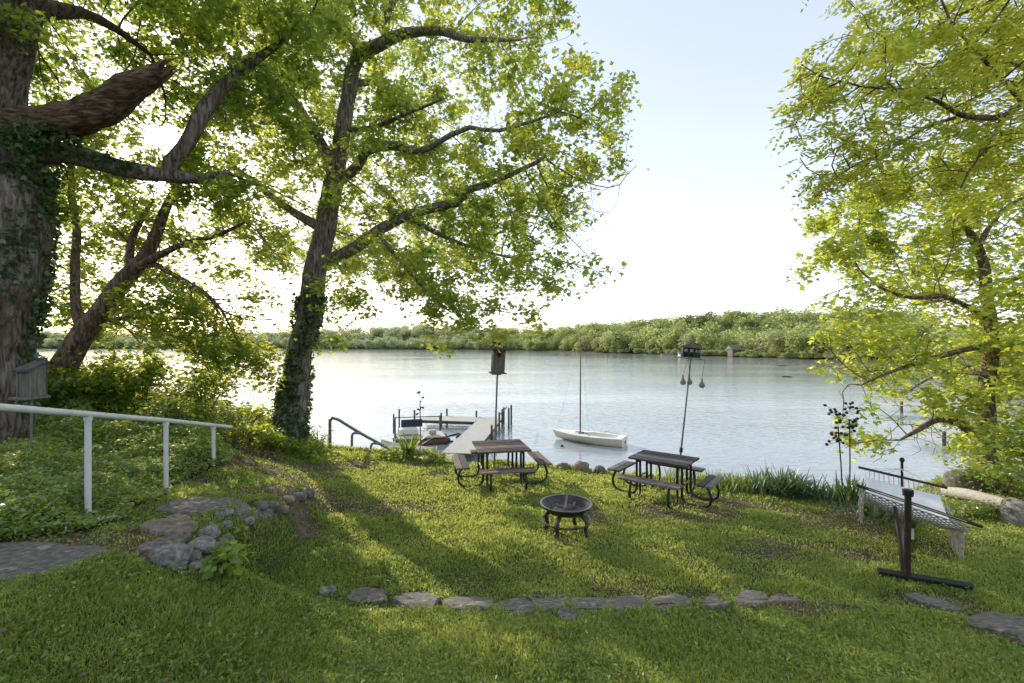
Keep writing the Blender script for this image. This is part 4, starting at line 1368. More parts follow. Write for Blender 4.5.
def ground_cover():
    n = 230000
    y = 4.7 + 11.5 * RNG.random(n) ** 1.25
    x = -3.2 - (RNG.random(n)) * (0.95 * y + 2.6 - 3.2)
    keep = y < edge_y(x) + .6
    bare = np.hypot((x + 7.0) / 1.8, (y - 12.6) / .9) < 1
    y = y * K
    keep &= in_ivy(x, y)
    for (a, b, rx, ry) in SLABS:
        keep &= np.hypot((x - a) / rx, (y - b) / ry) > 1.0
    for pg in SLAB_OUT:
        keep &= ~inside(x, y, pg)
    keep &= ~(bare & (RNG.random(n) < .85))
    x, y = x[keep], y[keep]
    mound = vnoise(x, y, 1.5, 41) * .6 + vnoise(x, y, 4.2, 42) * .4
    pb = np.interp(y / K, [3.5, 4.9, 5.6, 6.2, 7.2, 8.3, 9.4, 10.5, 12, 14, 18], [-6.5, -4.3, -4.05, -4.05, -4.35, -4.75, -4.75, -4.9, -5.6, -6.5, -8])
    rise = sstep(0, .45, pb - x)
    ztop = (0.06 + .46 * mound) * (.25 + .75 * rise)
    z = ground_z(x, y) + .02 + ztop * (1 - .8 * RNG.random(len(x)) ** 2.2)
    s = (.026 + .036 * RNG.random(len(x))) * np.clip(y / 6, .9, 1.3)
    co = leaves(np.stack([x, y, z], 1), s, T_OVAL, .6)
    tag(npmesh('ground_cover', co, [tuple(range(6))], M['leaf_cover']), 'dense leafy ground cover on the bank around the white rail', 'ground cover', kind='stuff')
    n = 9000
    x = RNG.uniform(-9.5, -4.6, n)
    y = RNG.uniform(11.2, 14, n)
    k = np.hypot((x + 7.0) / 2.2, (y - 12.6) / 1.1) < 1
    x, y = x[k], y[k] * K
    co = leaves(np.stack([x, y, ground_z(x, y) + .02 + .03 * RNG.random(len(x))], 1), .05 + .04 * RNG.random(len(x)), T_OVAL, .5)
    tag(npmesh('dead_leaves', co, [tuple(range(6))], M['litter']), 'brown dead leaves on the bare bank behind the white rail', 'leaf litter', kind='stuff')


ground_cover()


# ------------------------------------------------------------------ white hand rail
def white_rail():
    p1, p2, p3 = P(88, 417, 6.0), P(166, 422.5, 7.95), P(213.5, 427, 9.9)
    a = p1 + (p1 - p2) * 1.35
    e = P(238, 424.5, 11.0)
    e = p3 + (p3 - p2) * .52
    root = thing('hand_rail', 'white painted pipe handrail on posts above the ground cover', 'railing', (p1.x, p1.y, gz(p1.x, p1.y)))
    up = Vector((0, 0, .028))
    MB().tube([a + up, p1 + up, p2 + up, p3 + up, e + up], .03, 14).build('rail', M['white_metal'], root, True)
    p0 = p1 + (p1 - p2) * 1.05
    for p in (p0, p1, p2, p3):
        z = gz(p.x, p.y) - .15
        MB().tube([(p.x, p.y, z), (p.x, p.y, p.z - .03), p + Vector((.004, .0, .006))], .028, 12).build('post', M['white_metal'], root, True)
        MB().tube([(p.x, p.y, p.z - .035), (p.x, p.y, p.z + .004)], .034, 12).build('collar', M['white_metal'], root, True)


white_rail()


# ------------------------------------------------------------------ nest boxes
def nest_box(label, base, c, w, dpt, h, lean, turn, hole=True, pole_r=.022, slope=.28):
    """c: centre of the floor of the box, on top of its pole"""
    root = thing('nest_box', label, 'birdhouse', base)
    c = Vector(c)
    MB().tube([base, c + Vector((0, 0, .05))], pole_r, 10).build('pole', M['grey_metal'], root, True)
    R = Matrix.Rotation(lean, 3, 'Y') @ Matrix.Rotation(turn, 3, 'Z')

    def W(x, y, z):
        return c + R @ Vector((x, y, z))
    hf = h - slope * dpt
    t = .022
    mb = MB()
    # front faces -y; roof falls to the front
    vs = [W(-w / 2, -dpt / 2, 0), W(w / 2, -dpt / 2, 0), W(w / 2, dpt / 2, 0), W(-w / 2, dpt / 2, 0),
          W(-w / 2, -dpt / 2, hf), W(w / 2, -dpt / 2, hf), W(w / 2, dpt / 2, h), W(-w / 2, dpt / 2, h)]
    mb.add(vs, [(3, 2, 1, 0), (0, 1, 5, 4), (1, 2, 6, 5), (2, 3, 7, 6), (3, 0, 4, 7), (4, 5, 6, 7)])
    body = mb.build('box', M['cedar'], root)
    mb = MB()
    ov = .06 if w > .2 else .025
    rr = [W(-w / 2 - ov, -dpt / 2 - ov * 1.6, hf - .02), W(w / 2 + ov, -dpt / 2 - ov * 1.6, hf - .02), W(w / 2 + ov, dpt / 2 + ov * .4, h + .015), W(-w / 2 - ov, dpt / 2 + ov * .4, h + .015)]
    up = R @ Vector((0, 0, .03))
    mb.add(rr + [q + up for q in rr], [(3, 2, 1, 0), (4, 5, 6, 7), (0, 1, 5, 4), (1, 2, 6, 5), (2, 3, 7, 6), (3, 0, 4, 7)])
    mb.build('roof', M['cedar_dark'], root)
    MB().box(W(0, dpt / 2 + .022, h * .55), (w * .82, .03, h * 1.36), R, .004).build('back_board', M['cedar_dark'], root)
    MB().box(W(0, -.02, -.018), (w + .09, dpt + .09, .03), R, .004).build('floor_board', M['cedar'], root)
    if hole:
        RX = R @ Matrix.Rotation(PI / 2, 3, 'X')
        MB().lathe([(.072, 0), (.072, .012), (.05, .012), (.05, 0)], W(0, -dpt / 2 - .001, hf * .80), 20, RX, False).build('hole_rim', M['redrim'], root, True)
        MB().lathe([(.001, .004), (.052, .004), (.052, .008)], W(0, -dpt / 2 - .001, hf * .80), 20, RX).build('entry_hole', M['hole'], root)
    mb = MB()
    for s in (-1, 1):
        mb.box(W(s * (w / 2 - .012), -dpt / 2 - .006, hf * .46), (.024, .01, hf * .9), R)
    mb.build('corner_trim', M['cedar'], body)
    return root


b = P(494, 463, 14.2)
b.z = gz(b.x, b.y) - .05
nest_box('weathered nest box with red rimmed hole on a pole behind the picnic table', b, P(497.5, 372, 14.2), .29, .26, .60, .05, .18)
x0 = P(31, 470, 7.4)
x0.z = gz(x0.x, x0.y) - .05
nest_box('grey nest box on a thin dark pole beyond the white handrail', x0, P(31.5, 396, 7.35), .16, .18, .38, .0, -.1, False, .012, .35)


def martin_house():
    b = P(676, 470, 14.0)
    b.z = gz(b.x, b.y) - .05
    top = P(691, 359, 14.0)
    root = thing('martin_house', 'small green purple martin house on a leaning pole behind the picnic table', 'birdhouse', b)
    MB().tube([b, b.lerp(top, .5), top + Vector((0, 0, .03))], [.026, .022, .016], 10).build('pole', M['grey_metal'], root, True)
    q = b.lerp(top, .32)
    MB().tube([q, q + Vector((.012, 0, .1))], .04, 10).build('clamp', M['rust'], root)
    R = Matrix.Rotation(.10, 3, 'Y') @ Matrix.Rotation(.75, 3, 'Z')
    c = top + Vector((.0, 0, .02))

    def W(x, y, z):
        return c + R @ Vector((x, y, z))
    MB().box(W(0, 0, .0), (.42, .42, .022), R, .004).build('deck', M['pale_green'], root)
    body = MB().box(W(0, 0, .125), (.29, .29, .225), R, .003).build('walls', M['green_dark'], root)
    k = 0
    for (nx, ny) in ((0, -1), (-1, 0)):
        for s in (-1, 1):
            for zz in (.075, .175):
                ctr = W(nx * .1462 + (s * .07 if nx == 0 else 0), ny * .1462 + (s * .07 if ny == 0 else 0), zz)
                m = MB().box(ctr, (.075 if nx == 0 else .006, .075 if ny == 0 else .006, .065), R)
                m.build('doorway', M['pale_green' if (k % 2) else 'hole'], body)
                k += 1
    vs = [W(-.2, -.2, .238), W(.2, -.2, .238), W(.2, .2, .238), W(-.2, .2, .238), W(-.05, -.05, .33), W(.05, -.05, .33), W(.05, .05, .33), W(-.05, .05, .33)]
    MB().add(vs, [(3, 2, 1, 0), (0, 1, 5, 4), (1, 2, 6, 5), (2, 3, 7, 6), (3, 0, 4, 7), (4, 5, 6, 7)]).build('roof', M['cedar_dark'], root)
    arm = MB()
    arm.tube([W(-.33, -.1, .0), W(.33, -.1, .0)], .008, 6)
    arm.tube([W(0, -.33, -.012), W(0, .33, -.012)], .008, 6)
    arm.build('hanging_arm', M['grey_metal'], root)
    for (gx, gy, z, lab) in ((683, 382, 14.05, 'pale gourd nest hanging lowest beside the leaning pole'), (689.5, 382, 14.2, 'pale gourd nest hanging against the leaning pole'),
                             (702, 385, 13.9, 'pale gourd nest hanging clear of the leaning pole')):
        g = P(gx, gy, z)
        # hung from an arm end right above it
        gr = thing('gourd_nest', lab, 'gourd', g, 'gourds hung below the martin house')
        MB().lathe([(.004, -.07), (.045, -.06), (.068, -.02), (.062, .02), (.035, .06), (.02, .10), (.018, .15), (.006, .165)], g, 14).build('shell', M['gourd'], gr, True)
        f = [W(-.33, -.1, 0), W(0, .33, -.012), W(.33, -.1, 0), W(0, -.33, -.012)]
        n = min(f, key=lambda v: (Vector((v.x, 0)) - Vector((g.x, 0))).length)
        MB().tube([g + Vector((0, 0, .16)), n], .004, 4).build('cord', M['rope'], gr)


martin_house()


# ------------------------------------------------------------------ picnic tables
def picnic_table(label, c, Lx, Ly, turn, mt, bench_gap=.30, legs_out=.2, bl=1.0):
    root = thing('picnic_table', label, 'picnic table', c, 'square picnic tables with four benches')
    R = Matrix.Rotation(turn, 3, 'Z')
    c = Vector(c)

    def W(x, y, z):
        p = c + R @ Vector((x, y, 0))
        return Vector((p.x, p.y, c.z + z))
    H = .75
    n = 4
    mb = MB()
    for i in range(n):
        w = Ly / n - .012
        y = -Ly / 2 + (i + .5) * Ly / n
        mb.box(W(random.uniform(-.008, .008), y, H - .019 + random.uniform(-.002, .002)), (Lx, w, .036), R, .006)
    mb.build('tabletop', M[mt], root)
    mb = MB()
    for s in (-1, 1):
        mb.box(W(s * Lx * .32, 0, H - .058), (.05, Ly * .9, .036), R, .003)
    mb.build('batten', M['dark_metal'], root)
    tr = .024
    for (ax, sg, L2, half) in (('x', -1, Ly, Lx / 2), ('x', 1, Ly, Lx / 2), ('y', -1, Lx, Ly / 2), ('y', 1, Lx, Ly / 2)):
        def Q(o, a, z):
            return W(sg * o, a, z) if ax == 'x' else W(a, sg * o, z)
        bo = half + bench_gap
        sl = min(L2, 1.15) * bl
        mb = MB()
        for k in (-1, 1):
            ctr = Q(bo + k * .068, 0, .44)
            mb.box(ctr, (.126, sl, .036) if ax == 'x' else (sl, .126, .036), R, .006)
        bench = mb.build('bench', M[mt], root)
        for s in (-1, 1):
            a = s * sl * .32
            ti = half - .12
            pts = [Q(bo, a, .42), Q(bo + .05, a, .33), Q(bo + .08, a, .22), Q(bo + .06, a, .11), Q(bo - .02, a, .04), Q(bo - .12, a, .026), Q((bo + ti) / 2, a, .026),
                   Q(ti + .12, a, .03), Q(ti + .04, a, .06), Q(ti, a, .14), Q(ti, a, .4), Q(ti, a, H - .06)]
            q, r = catmull(pts, [tr] * len(pts), .06)
            MB().tube(q, tr, 8).build('leg', M['dark_metal'], root, True)
        a = sl * .32
        MB().tube([Q(bo, -a, .415), Q(bo, a, .415)], .016, 8).build('seat_brace', M['dark_metal'], bench)
    MB().tube([W(-Lx / 2 + .12, -Ly * .2, .34), W(-Lx / 2 + .12, Ly * .2, .34)], .018, 8).build('cross_brace', M['grey_metal'], root)
    MB().tube([W(Lx / 2 - .12, -Ly * .2, .34), W(Lx / 2 - .12, Ly * .2, .34)], .018, 8).build('cross_brace', M['grey_metal'], root)
    return root


def under(px, py, h):
    """ground point below something at height h that is seen at (px, py)"""
    d = np.linspace(4, 16, 1600)
    x = (px - CX) / F * d
    k = np.argmax(CAMZ - (py - CY) / F * d < ground_z(x, d) + h)
    return Vector((x[k], d[k], gz(x[k], d[k])))


picnic_table('brown weathered picnic table standing nearest the dock', under(500.5, 445.3, .75), 1.08, 1.10, .2, 'plank_warm')
picnic_table('dark grey picnic table set askew beside the sailboat view', under(663.5, 457.2, .75), 1.10, .80, -.66, 'plank')


# ------------------------------------------------------------------ fire pit
def fire_pit():
    c = pxg(566, 533)
    root = thing('fire_pit', 'round black iron fire pit bowl standing on the lawn', 'fire pit', c)
    r = .37
    h = .43
    n = 40
    prof = [(.05, h - .15), (.15, h - .145), (.25, h - .115), (.32, h - .06), (.355, h), (.345, h), (.31, h - .045), (.24, h - .085), (.15, h - .108), (.01, h - .112)]
    MB().lathe(prof, c, n).build('bowl', M['pit'], root, True)
    MB().lathe([(.352, h - .008), (.372, h - .004), (.382, h + .006), (.382, h + .012), (.372, h + .014), (.352, h + .008), (.352, h - .008)], c, n, None, False).build('rim', M['rim'], root, True)
    ring = [c + Vector((math.cos(t) * .345, math.sin(t) * .345, .19)) for t in np.linspace(0, 2 * PI, 41)]
    MB().tube(ring, .014, 8, False).build('ring', M['pit'], root, True)
    for k in range(4):
        t = PI / 4 + .25 + k * PI / 2
        d = Vector((math.cos(t), math.sin(t), 0))
        pts = [c + d * .21 + Vector((0, 0, h - .12)), c + d * .27 + Vector((0, 0, .28)), c + d * .325 + Vector((0, 0, .19)), c + d * .30 + Vector((0, 0, .10)), c + d * .34 + Vector((0, 0, -.01))]
        q, rr = catmull(pts, [.03, .032, .03, .026, .03], .04)
        MB().tube(q, rr, 6).build('leg', M['pit'], root, True)
    MB().lathe([(.02, h - .112), (.25, h - .082), (.22, h - .072), (.12, h - .062), (.01, h - .05)], c, 24).build('ash_bed', M['ash'], root, True)
    base = c + Vector((-.02, -.06, h - .08))
    o = MB().tube([base, base + Vector((.02, .05, .12)), base + Vector((.05, .09, .30))], [.016, .018, .014], 8).build('stick', M['stick'], None, True)
    tag(o, 'pale burnt stick poking up out of the fire pit', 'stick')
    for i, (dx, dy, a, L2, lab) in enumerate(((.06, -.05, .4, .16, 'short pale charred log end lying by the stick'), (-.10, .02, 2.2, .12, 'small ashy chunk of firewood in the fire bowl'),
                                             (.13, .06, 1.2, .14, 'dark burnt log piece against the bowl side'))):
        p = c + Vector((dx, dy, h - .045))
        d = Vector((math.cos(a), math.sin(a), .15)) * L2 / 2
        o = MB().tube([p - d, p, p + d], [.022, .028, .02], 8).build('charred_log', M['ash' if i < 2 else 'pit'], None, True)
        tag(o, lab, 'firewood')


fire_pit()


# ------------------------------------------------------------------ sailboat
def sailboat():
    st, bw = P(622, 444.5, 31.6), P(558.5, 438.5, 34.0)
    st.z = bw.z = 0
    ax = (bw - st)
    Ln = 3.95
    ax.normalize()
    sd = Vector((-ax.y, ax.x, 0))     # port
    c = (st + bw) / 2
    o0 = c - ax * Ln / 2
    root = thing('sailboat', 'cream dinghy with a bare mast moored on the lake', 'sailboat', c)

    def W(s, y, z):
        return o0 + ax * s + sd * y + Vector((0, 0, z))
    S = np.linspace(0, 1, 25)
    hull, top = [], []
    cock0, cock1 = .10, .60
    secs = []
    for t in S:
        beam = .56 + .26 * math.sin(min(t / .45, 1) * PI / 2) if t < .45 else 0.82 * max(0.02, (1 - ((t - .45) / .55) ** 2.1))
        sheer = .40 + .10 * t ** 2 + .02 * (1 - t)
        rake = .35 * max(0, t - .7) / .3
        chine = beam * (.80 - .25 * t)
        cz = .02 + .22 * t ** 3
        keel = -.10 + .30 * max(0, t - .55) ** 2 * 3
        keel = min(keel, sheer - .06)
        secs.append((t * Ln, beam, sheer, chine, cz, keel))
    vs, fs = [], []
    for (s, b_, sh_, ch, cz, kl) in secs:
        e = .22 * (s / Ln) ** 3
        vs += [W(s + e, b_, sh_), W(s + e * .7, (b_ + ch) / 2 + .015, (sh_ + cz) / 2), W(s + e * .3, ch, cz), W(s, 0, kl), W(s + e * .3, -ch, cz), W(s + e * .7, -(b_ + ch) / 2 - .015, (sh_ + cz) / 2), W(s + e, -b_, sh_)]
    for i in range(len(secs) - 1):
        for k in range(6):
            a = i * 7 + k
            fs.append((a, a + 1, a + 8, a + 7))
    fs.append((0, 1, 2, 3, 4, 5, 6))
    MB().add(vs, fs).build('hull', M['boat'], root, True)
    vs, fs = [], []
    for (s, b_, sh_, ch, cz, kl) in secs:
        t = s / Ln
        e = .22 * t ** 3
        inn = .62 if cock0 <= t <= cock1 else 0.02
        if t > .48 and t <= cock1:
            inn = .62 * (cock1 + .02 - t) / .14
        fl = .10 if cock0 <= t <= cock1 else sh_ + .035
        zc = sh_ + .03
        w = b_ * max(inn, .02)
        f2 = w * .92
        z2 = fl if cock0 <= t <= cock1 else zc
        vs += [W(s + e, b_ * .995, sh_ + .012), W(s + e, w, zc), W(s + e, f2, z2), W(s + e, -f2, z2), W(s + e, -w, zc), W(s + e, -b_ * .995, sh_ + .012)]
    for i in range(len(secs) - 1):
        for k in range(5):
            a = i * 6 + k
            fs.append((a, a + 6, a + 7, a + 1))
    MB().add(vs, fs).build('deck', M['boat_in'], root)
    mb = MB()
    for s_ in (1, -1):
        mb.tube([W(q[0] + .22 * (q[0] / Ln) ** 3, s_ * q[1], q[2]) for q in secs], .022, 6)
    mb.build('gunwale', M['boat'], root, True)
    ms = .63 * Ln
    foot = W(ms, 0, .36)
    tip = foot + Vector((0.02, 0, 5.6))
    MB().tube([foot, foot.lerp(tip, .5), tip], [.042, .038, .02], 10).build('mast', M['mast'], root, True)
    mb = MB()
    mb.tube([tip - Vector((0, 0, .3)), W(Ln * .99, 0, .47)], .004, 4)
    for s_ in (-1, 1):
        mb.tube([tip - Vector((0, 0, .5)), W(ms - .25, s_ * .68, .4)], .004, 4)
    mb.build('stay', M['grey_metal'], root)
    th = [foot + Vector((math.cos(a) * (.15 + .02 * math.sin(3 * a)), math.sin(a) * .15 - .2, .03 + .02 * math.sin(5 * a) + .006 * a)) for a in np.linspace(0, 6 * PI, 60)]
    MB().tube(th, .022, 5).build('rope_coil', M['rope'], root)
    rl = [W(ms + .12, .34, .44), W(ms + .12, .34, .58), W(ms - .3, .42, .60), W(ms - .7, .5, .52), W(ms - .75, .5, .43)]
    MB().tube(rl, .018, 6).build('spray_rail', M['rope'], root)
    rl = [W(.5, -.5, .42), W(.5, -.5, .52), W(1.3, -.62, .55), W(1.35, -.62, .42)]
    MB().tube(rl, .010, 6).build('hiking_strap', M['grey_metal'], root)
    MB().box(W(1.7, 0, .25), (.9, .07, .28), Matrix.Rotation(math.atan2(ax.y, ax.x), 3, 'Z'), .01).build('centreboard_case', M['boat_in'], root)
    MB().box(W(1.25, 0, .27), (.22, 1.22, .035), Matrix.Rotation(math.atan2(ax.y, ax.x), 3, 'Z'), .01).build('thwart', M['boat_in'], root)
    mb = MB()
    mb.box(W(-.02, 0, .2), (.035, .06, .14), Matrix.Rotation(math.atan2(ax.y, ax.x), 3, 'Z'), .004)
    mb.build('rudder_fitting', M['rope'], root)
    # mooring buoy
    q = P(562, 447, 31.3)
    q.z = .02
    tag(MB().lathe([(.01, -.08), (.07, -.05), (.085, 0), (.06, .06), (.015, .09)], q, 12).build('mooring_buoy', M['rope'], None, True), 'small dark mooring buoy floating by the dinghy bow', 'buoy')


sailboat()


# ------------------------------------------------------------------ dock and moored boat
def dock():
    z = .42
    near, far = Vector((-2.45, 27.0 * K, z)), Vector((-1.35, 40.5 * K, z))
    root = thing('dock', 'pale wooden dock with grey posts reaching into the lake', 'dock', (near.x, near.y, 0))

    def plank_run(a, b, w, name):
        d = (b - a)
        n = int(d.length / .19)
        d.normalize()
        R = Matrix.Rotation(math.atan2(d.y, d.x), 3, 'Z')
        mb = MB()
        for i in range(n):
            mb.box(a + d * (i + .5) * .19, (.178, w, .04), R, .004)
        o = mb.build(name, M['dock'], root)
        mb = MB()
        for s in (-1, 1):
            sd = Vector((-d.y, d.x, 0)) * (w / 2 - .05) * s
            mb.box((a + b) / 2 + sd - Vector((0, 0, .105)), ((b - a).length, .05, .16), R, .004)
        mb.build('stringer', M['dock_post'], root)
        return d
    d = plank_run(near, far, 1.5, 'walkway')
    sd = Vector((-d.y, d.x, 0))
    l0 = far - d * 1.0 + sd * .76
    plank_run(l0, l0 + sd * 3.9 + d * .3, 1.9, 'cross_deck')

    def post(p, h):
        MB().tube([(p.x, p.y, -1.6), (p.x, p.y, h), (p.x, p.y, h + .03)], [.06, .06, .045], 10).build('post', M['dock_post'], root, True)
    for t in (.46, .62, .76, .9, .98):
        p = near.lerp(far, t) - sd * .83
        post(p, 1.1 if t > .6 else .85)
    for t in (.82, .96):
        post(near.lerp(far, t) - sd * 1.35, 1.3)
    post(l0 + sd * 2.2 - d * 1.05, .95)
    post(l0 + sd * 3.95 - d * 1.05, 1.1)
    post(l0 + sd * 2.4 + d * 1.2, .9)
    post(near.lerp(far, .98) + sd * 1.03, .85)
    ra = near.lerp(far, .62) - sd * 1.03 + Vector((0, 0, .75))
    rb = near.lerp(far, .98) - sd * 1.03 + Vector((0, 0, .75))
    MB().tube([ra, rb], .035, 8).build('side_rail', M['dock_post'], root)
    # tangle of mooring lines by the walkway
    for k, lab in enumerate(('dark mooring line looped in the water beside the dock', 'loose dark rope trailing off the pontoon boat toward the dock')):
        a = near.lerp(far, .35 + .22 * k) + sd * .9
        pts = []
        for i in range(46):
            t = i / 45
            pts.append(a + sd * (1.6 * t + .25 * math.sin(9 * t + k)) + d * (1.2 * t * (1 - k) + .5 * math.sin(13 * t + 2 * k)) + Vector((0, 0, -z + .03 + .02 * math.sin(17 * t))))
        tag(MB().tube(pts, .045, 5).build('mooring_line', M['rope'], None, True), lab, 'rope')


dock()


def pontoon_boat():
    c = P(419, 442.5, 32.6)
    c.z = 0
    R = Matrix.Rotation(.30, 3, 'Z')
    root = thing('pontoon_boat', 'small pontoon boat with red brown floats and a navy bench', 'boat', c)

    def W(x, y, z):
        return c + R @ Vector((x, y, z))
    for s in (-1, 1):
        y = s * .62
        MB().tube([W(-1.35, y, .10), W(-1.25, y, .12), W(1.1, y, .12), W(1.4, y, .16), W(1.6, y, .22)], [.12, .23, .24, .2, .06], 14).build('pontoon', M['pontoon'], root, True)
    MB().box(W(0, 0, .40), (2.7, 1.7, .07), R, .02).build('deck', M['dock'], root)
    MB().box(W(-.55, .1, .63), (.95, .55, .32), R, .05).build('seat', M['boat_in'], root)
    MB().box(W(-.35, .42, 1.0), (1.15, .13, .42), R, .04).build('backrest', M['navy'], root)
    for (x, y, h) in ((-1.3, -.75, 1.55), (-1.3, .75, 1.5), (1.25, .78, 1.3), (-1.0, .8, 1.75)):
        MB().tube([W(x, y, .38), W(x, y, h)], .045, 8).build('post', M['dock_post'], root)
    MB().tube([W(-1.3, -.75, 1.3), W(-1.3, .75, 1.3), W(1.25, .78, 1.25)], .025, 8).build('rail', M['dock_post'], root)
    MB().box(W(.7, -.2, .58), (.4, .35, .22), R, .05).build('console', M['dock'], root)
    # canoe by the shore
    a, b = P(386, 434, 30.0), P(428, 445, 28.4)
    a.z = b.z = .15
    d = (b - a).normalized()
    sd = Vector((-d.y, d.x, 0))
    rt = thing('canoe', 'cream canoe lying on the water behind the pale yucca', 'canoe', ((a + b) / 2).to_tuple())
    vs, fs = [], []
    L = (b - a).length + .8
    n = 16
    for i in range(n + 1):
        t = i / n
        w = .36 * math.sin(PI * min(max(t, .015), .985)) ** .7
        k = .18 * abs(2 * t - 1) ** 3
        p = a + d * (L * t - .3)
        vs += [p + sd * w + Vector((0, 0, .22 + k)), p + sd * w * .8 + Vector((0, 0, .0 + k * .6)), p + Vector((0, 0, -.12 + k * .8)), p - sd * w * .8 + Vector((0, 0, .0 + k * .6)), p - sd * w + Vector((0, 0, .22 + k)),
               p - sd * w * .9 + Vector((0, 0, .22 + k)), p + Vector((0, 0, -.07 + k * .8)), p + sd * w * .9 + Vector((0, 0, .22 + k))]
    for i in range(n):
        for k in range(8):
            a0, b0 = i * 8 + k, i * 8 + (k + 1) % 8
            fs.append((a0, b0, b0 + 8, a0 + 8))
    MB().add(vs, fs).build('hull', M['canoe'], rt, True)
    mid = (a + b) / 2
    MB().box(mid + Vector((0, 0, .30)), (.2, .66, .03), Matrix.Rotation(math.atan2(d.y, d.x), 3, 'Z'), .005).build('seat', M['dock_post'], rt)


pontoon_boat()


def stair_rail():
    # handrail of the steps down to the dock
    b = P(331, 440, 15.8)
    root = thing('stair_rail', 'grey pipe stair handrail curving down the bank to the dock', 'railing', (b.x, b.y, gz(b.x, b.y)))
    p0, p1, p2 = P(330, 419, 15.9), P(352, 433, 16.6), P(371, 443.5, 17.2)
    q, r = catmull([p0 - Vector((.0, 0, .06)), p0 + Vector((.06, 0, .03)), P(338, 419.5, 16.1), P(347, 425, 16.4), P(362, 434, 16.9), P(381, 444.5, 17.5), P(400, 456, 18.1)], [.03] * 7, .1)
    MB().tube(q, .042, 10).build('rail', M['grey_metal'], root, True)
    MB().tube([(p0.x, p0.y, gz(p0.x, p0.y) - .1), p0], .042, 10).build('post', M['grey_metal'], root, True)
    for (p, e) in ((p1, P(361, 433.4, 16.9)), (p2, P(380, 444, 17.5))):
        g = gz(p.x, p.y) - .1
        q, r = catmull([(p.x, p.y, min(g, p.z - .5)), (p.x, p.y, p.z - .08), (p.x + .03, p.y, p.z - .01), (p.x + .09, p.y + .02, p.z), e], [.026] * 5, .05)
        MB().tube(q, .036, 10).build('post', M['grey_metal'], root, True)
    mb = MB()
    for i in range(7):
        t = i / 6
        x, y = -4.0 + .9 * t, (15.85 + 2.6 * t) * K
        z = gz(-4.0, 15.6 * K) - .02 - 2.0 * t
        mb.box((x, y, z - .25), (1.25, .42, .5), Matrix.Rotation(-.3, 3, 'Z'), .01)
    tag(mb.build('steps', M['step']), 'grey timber steps going down the bank', None, kind='structure')


stair_rail()


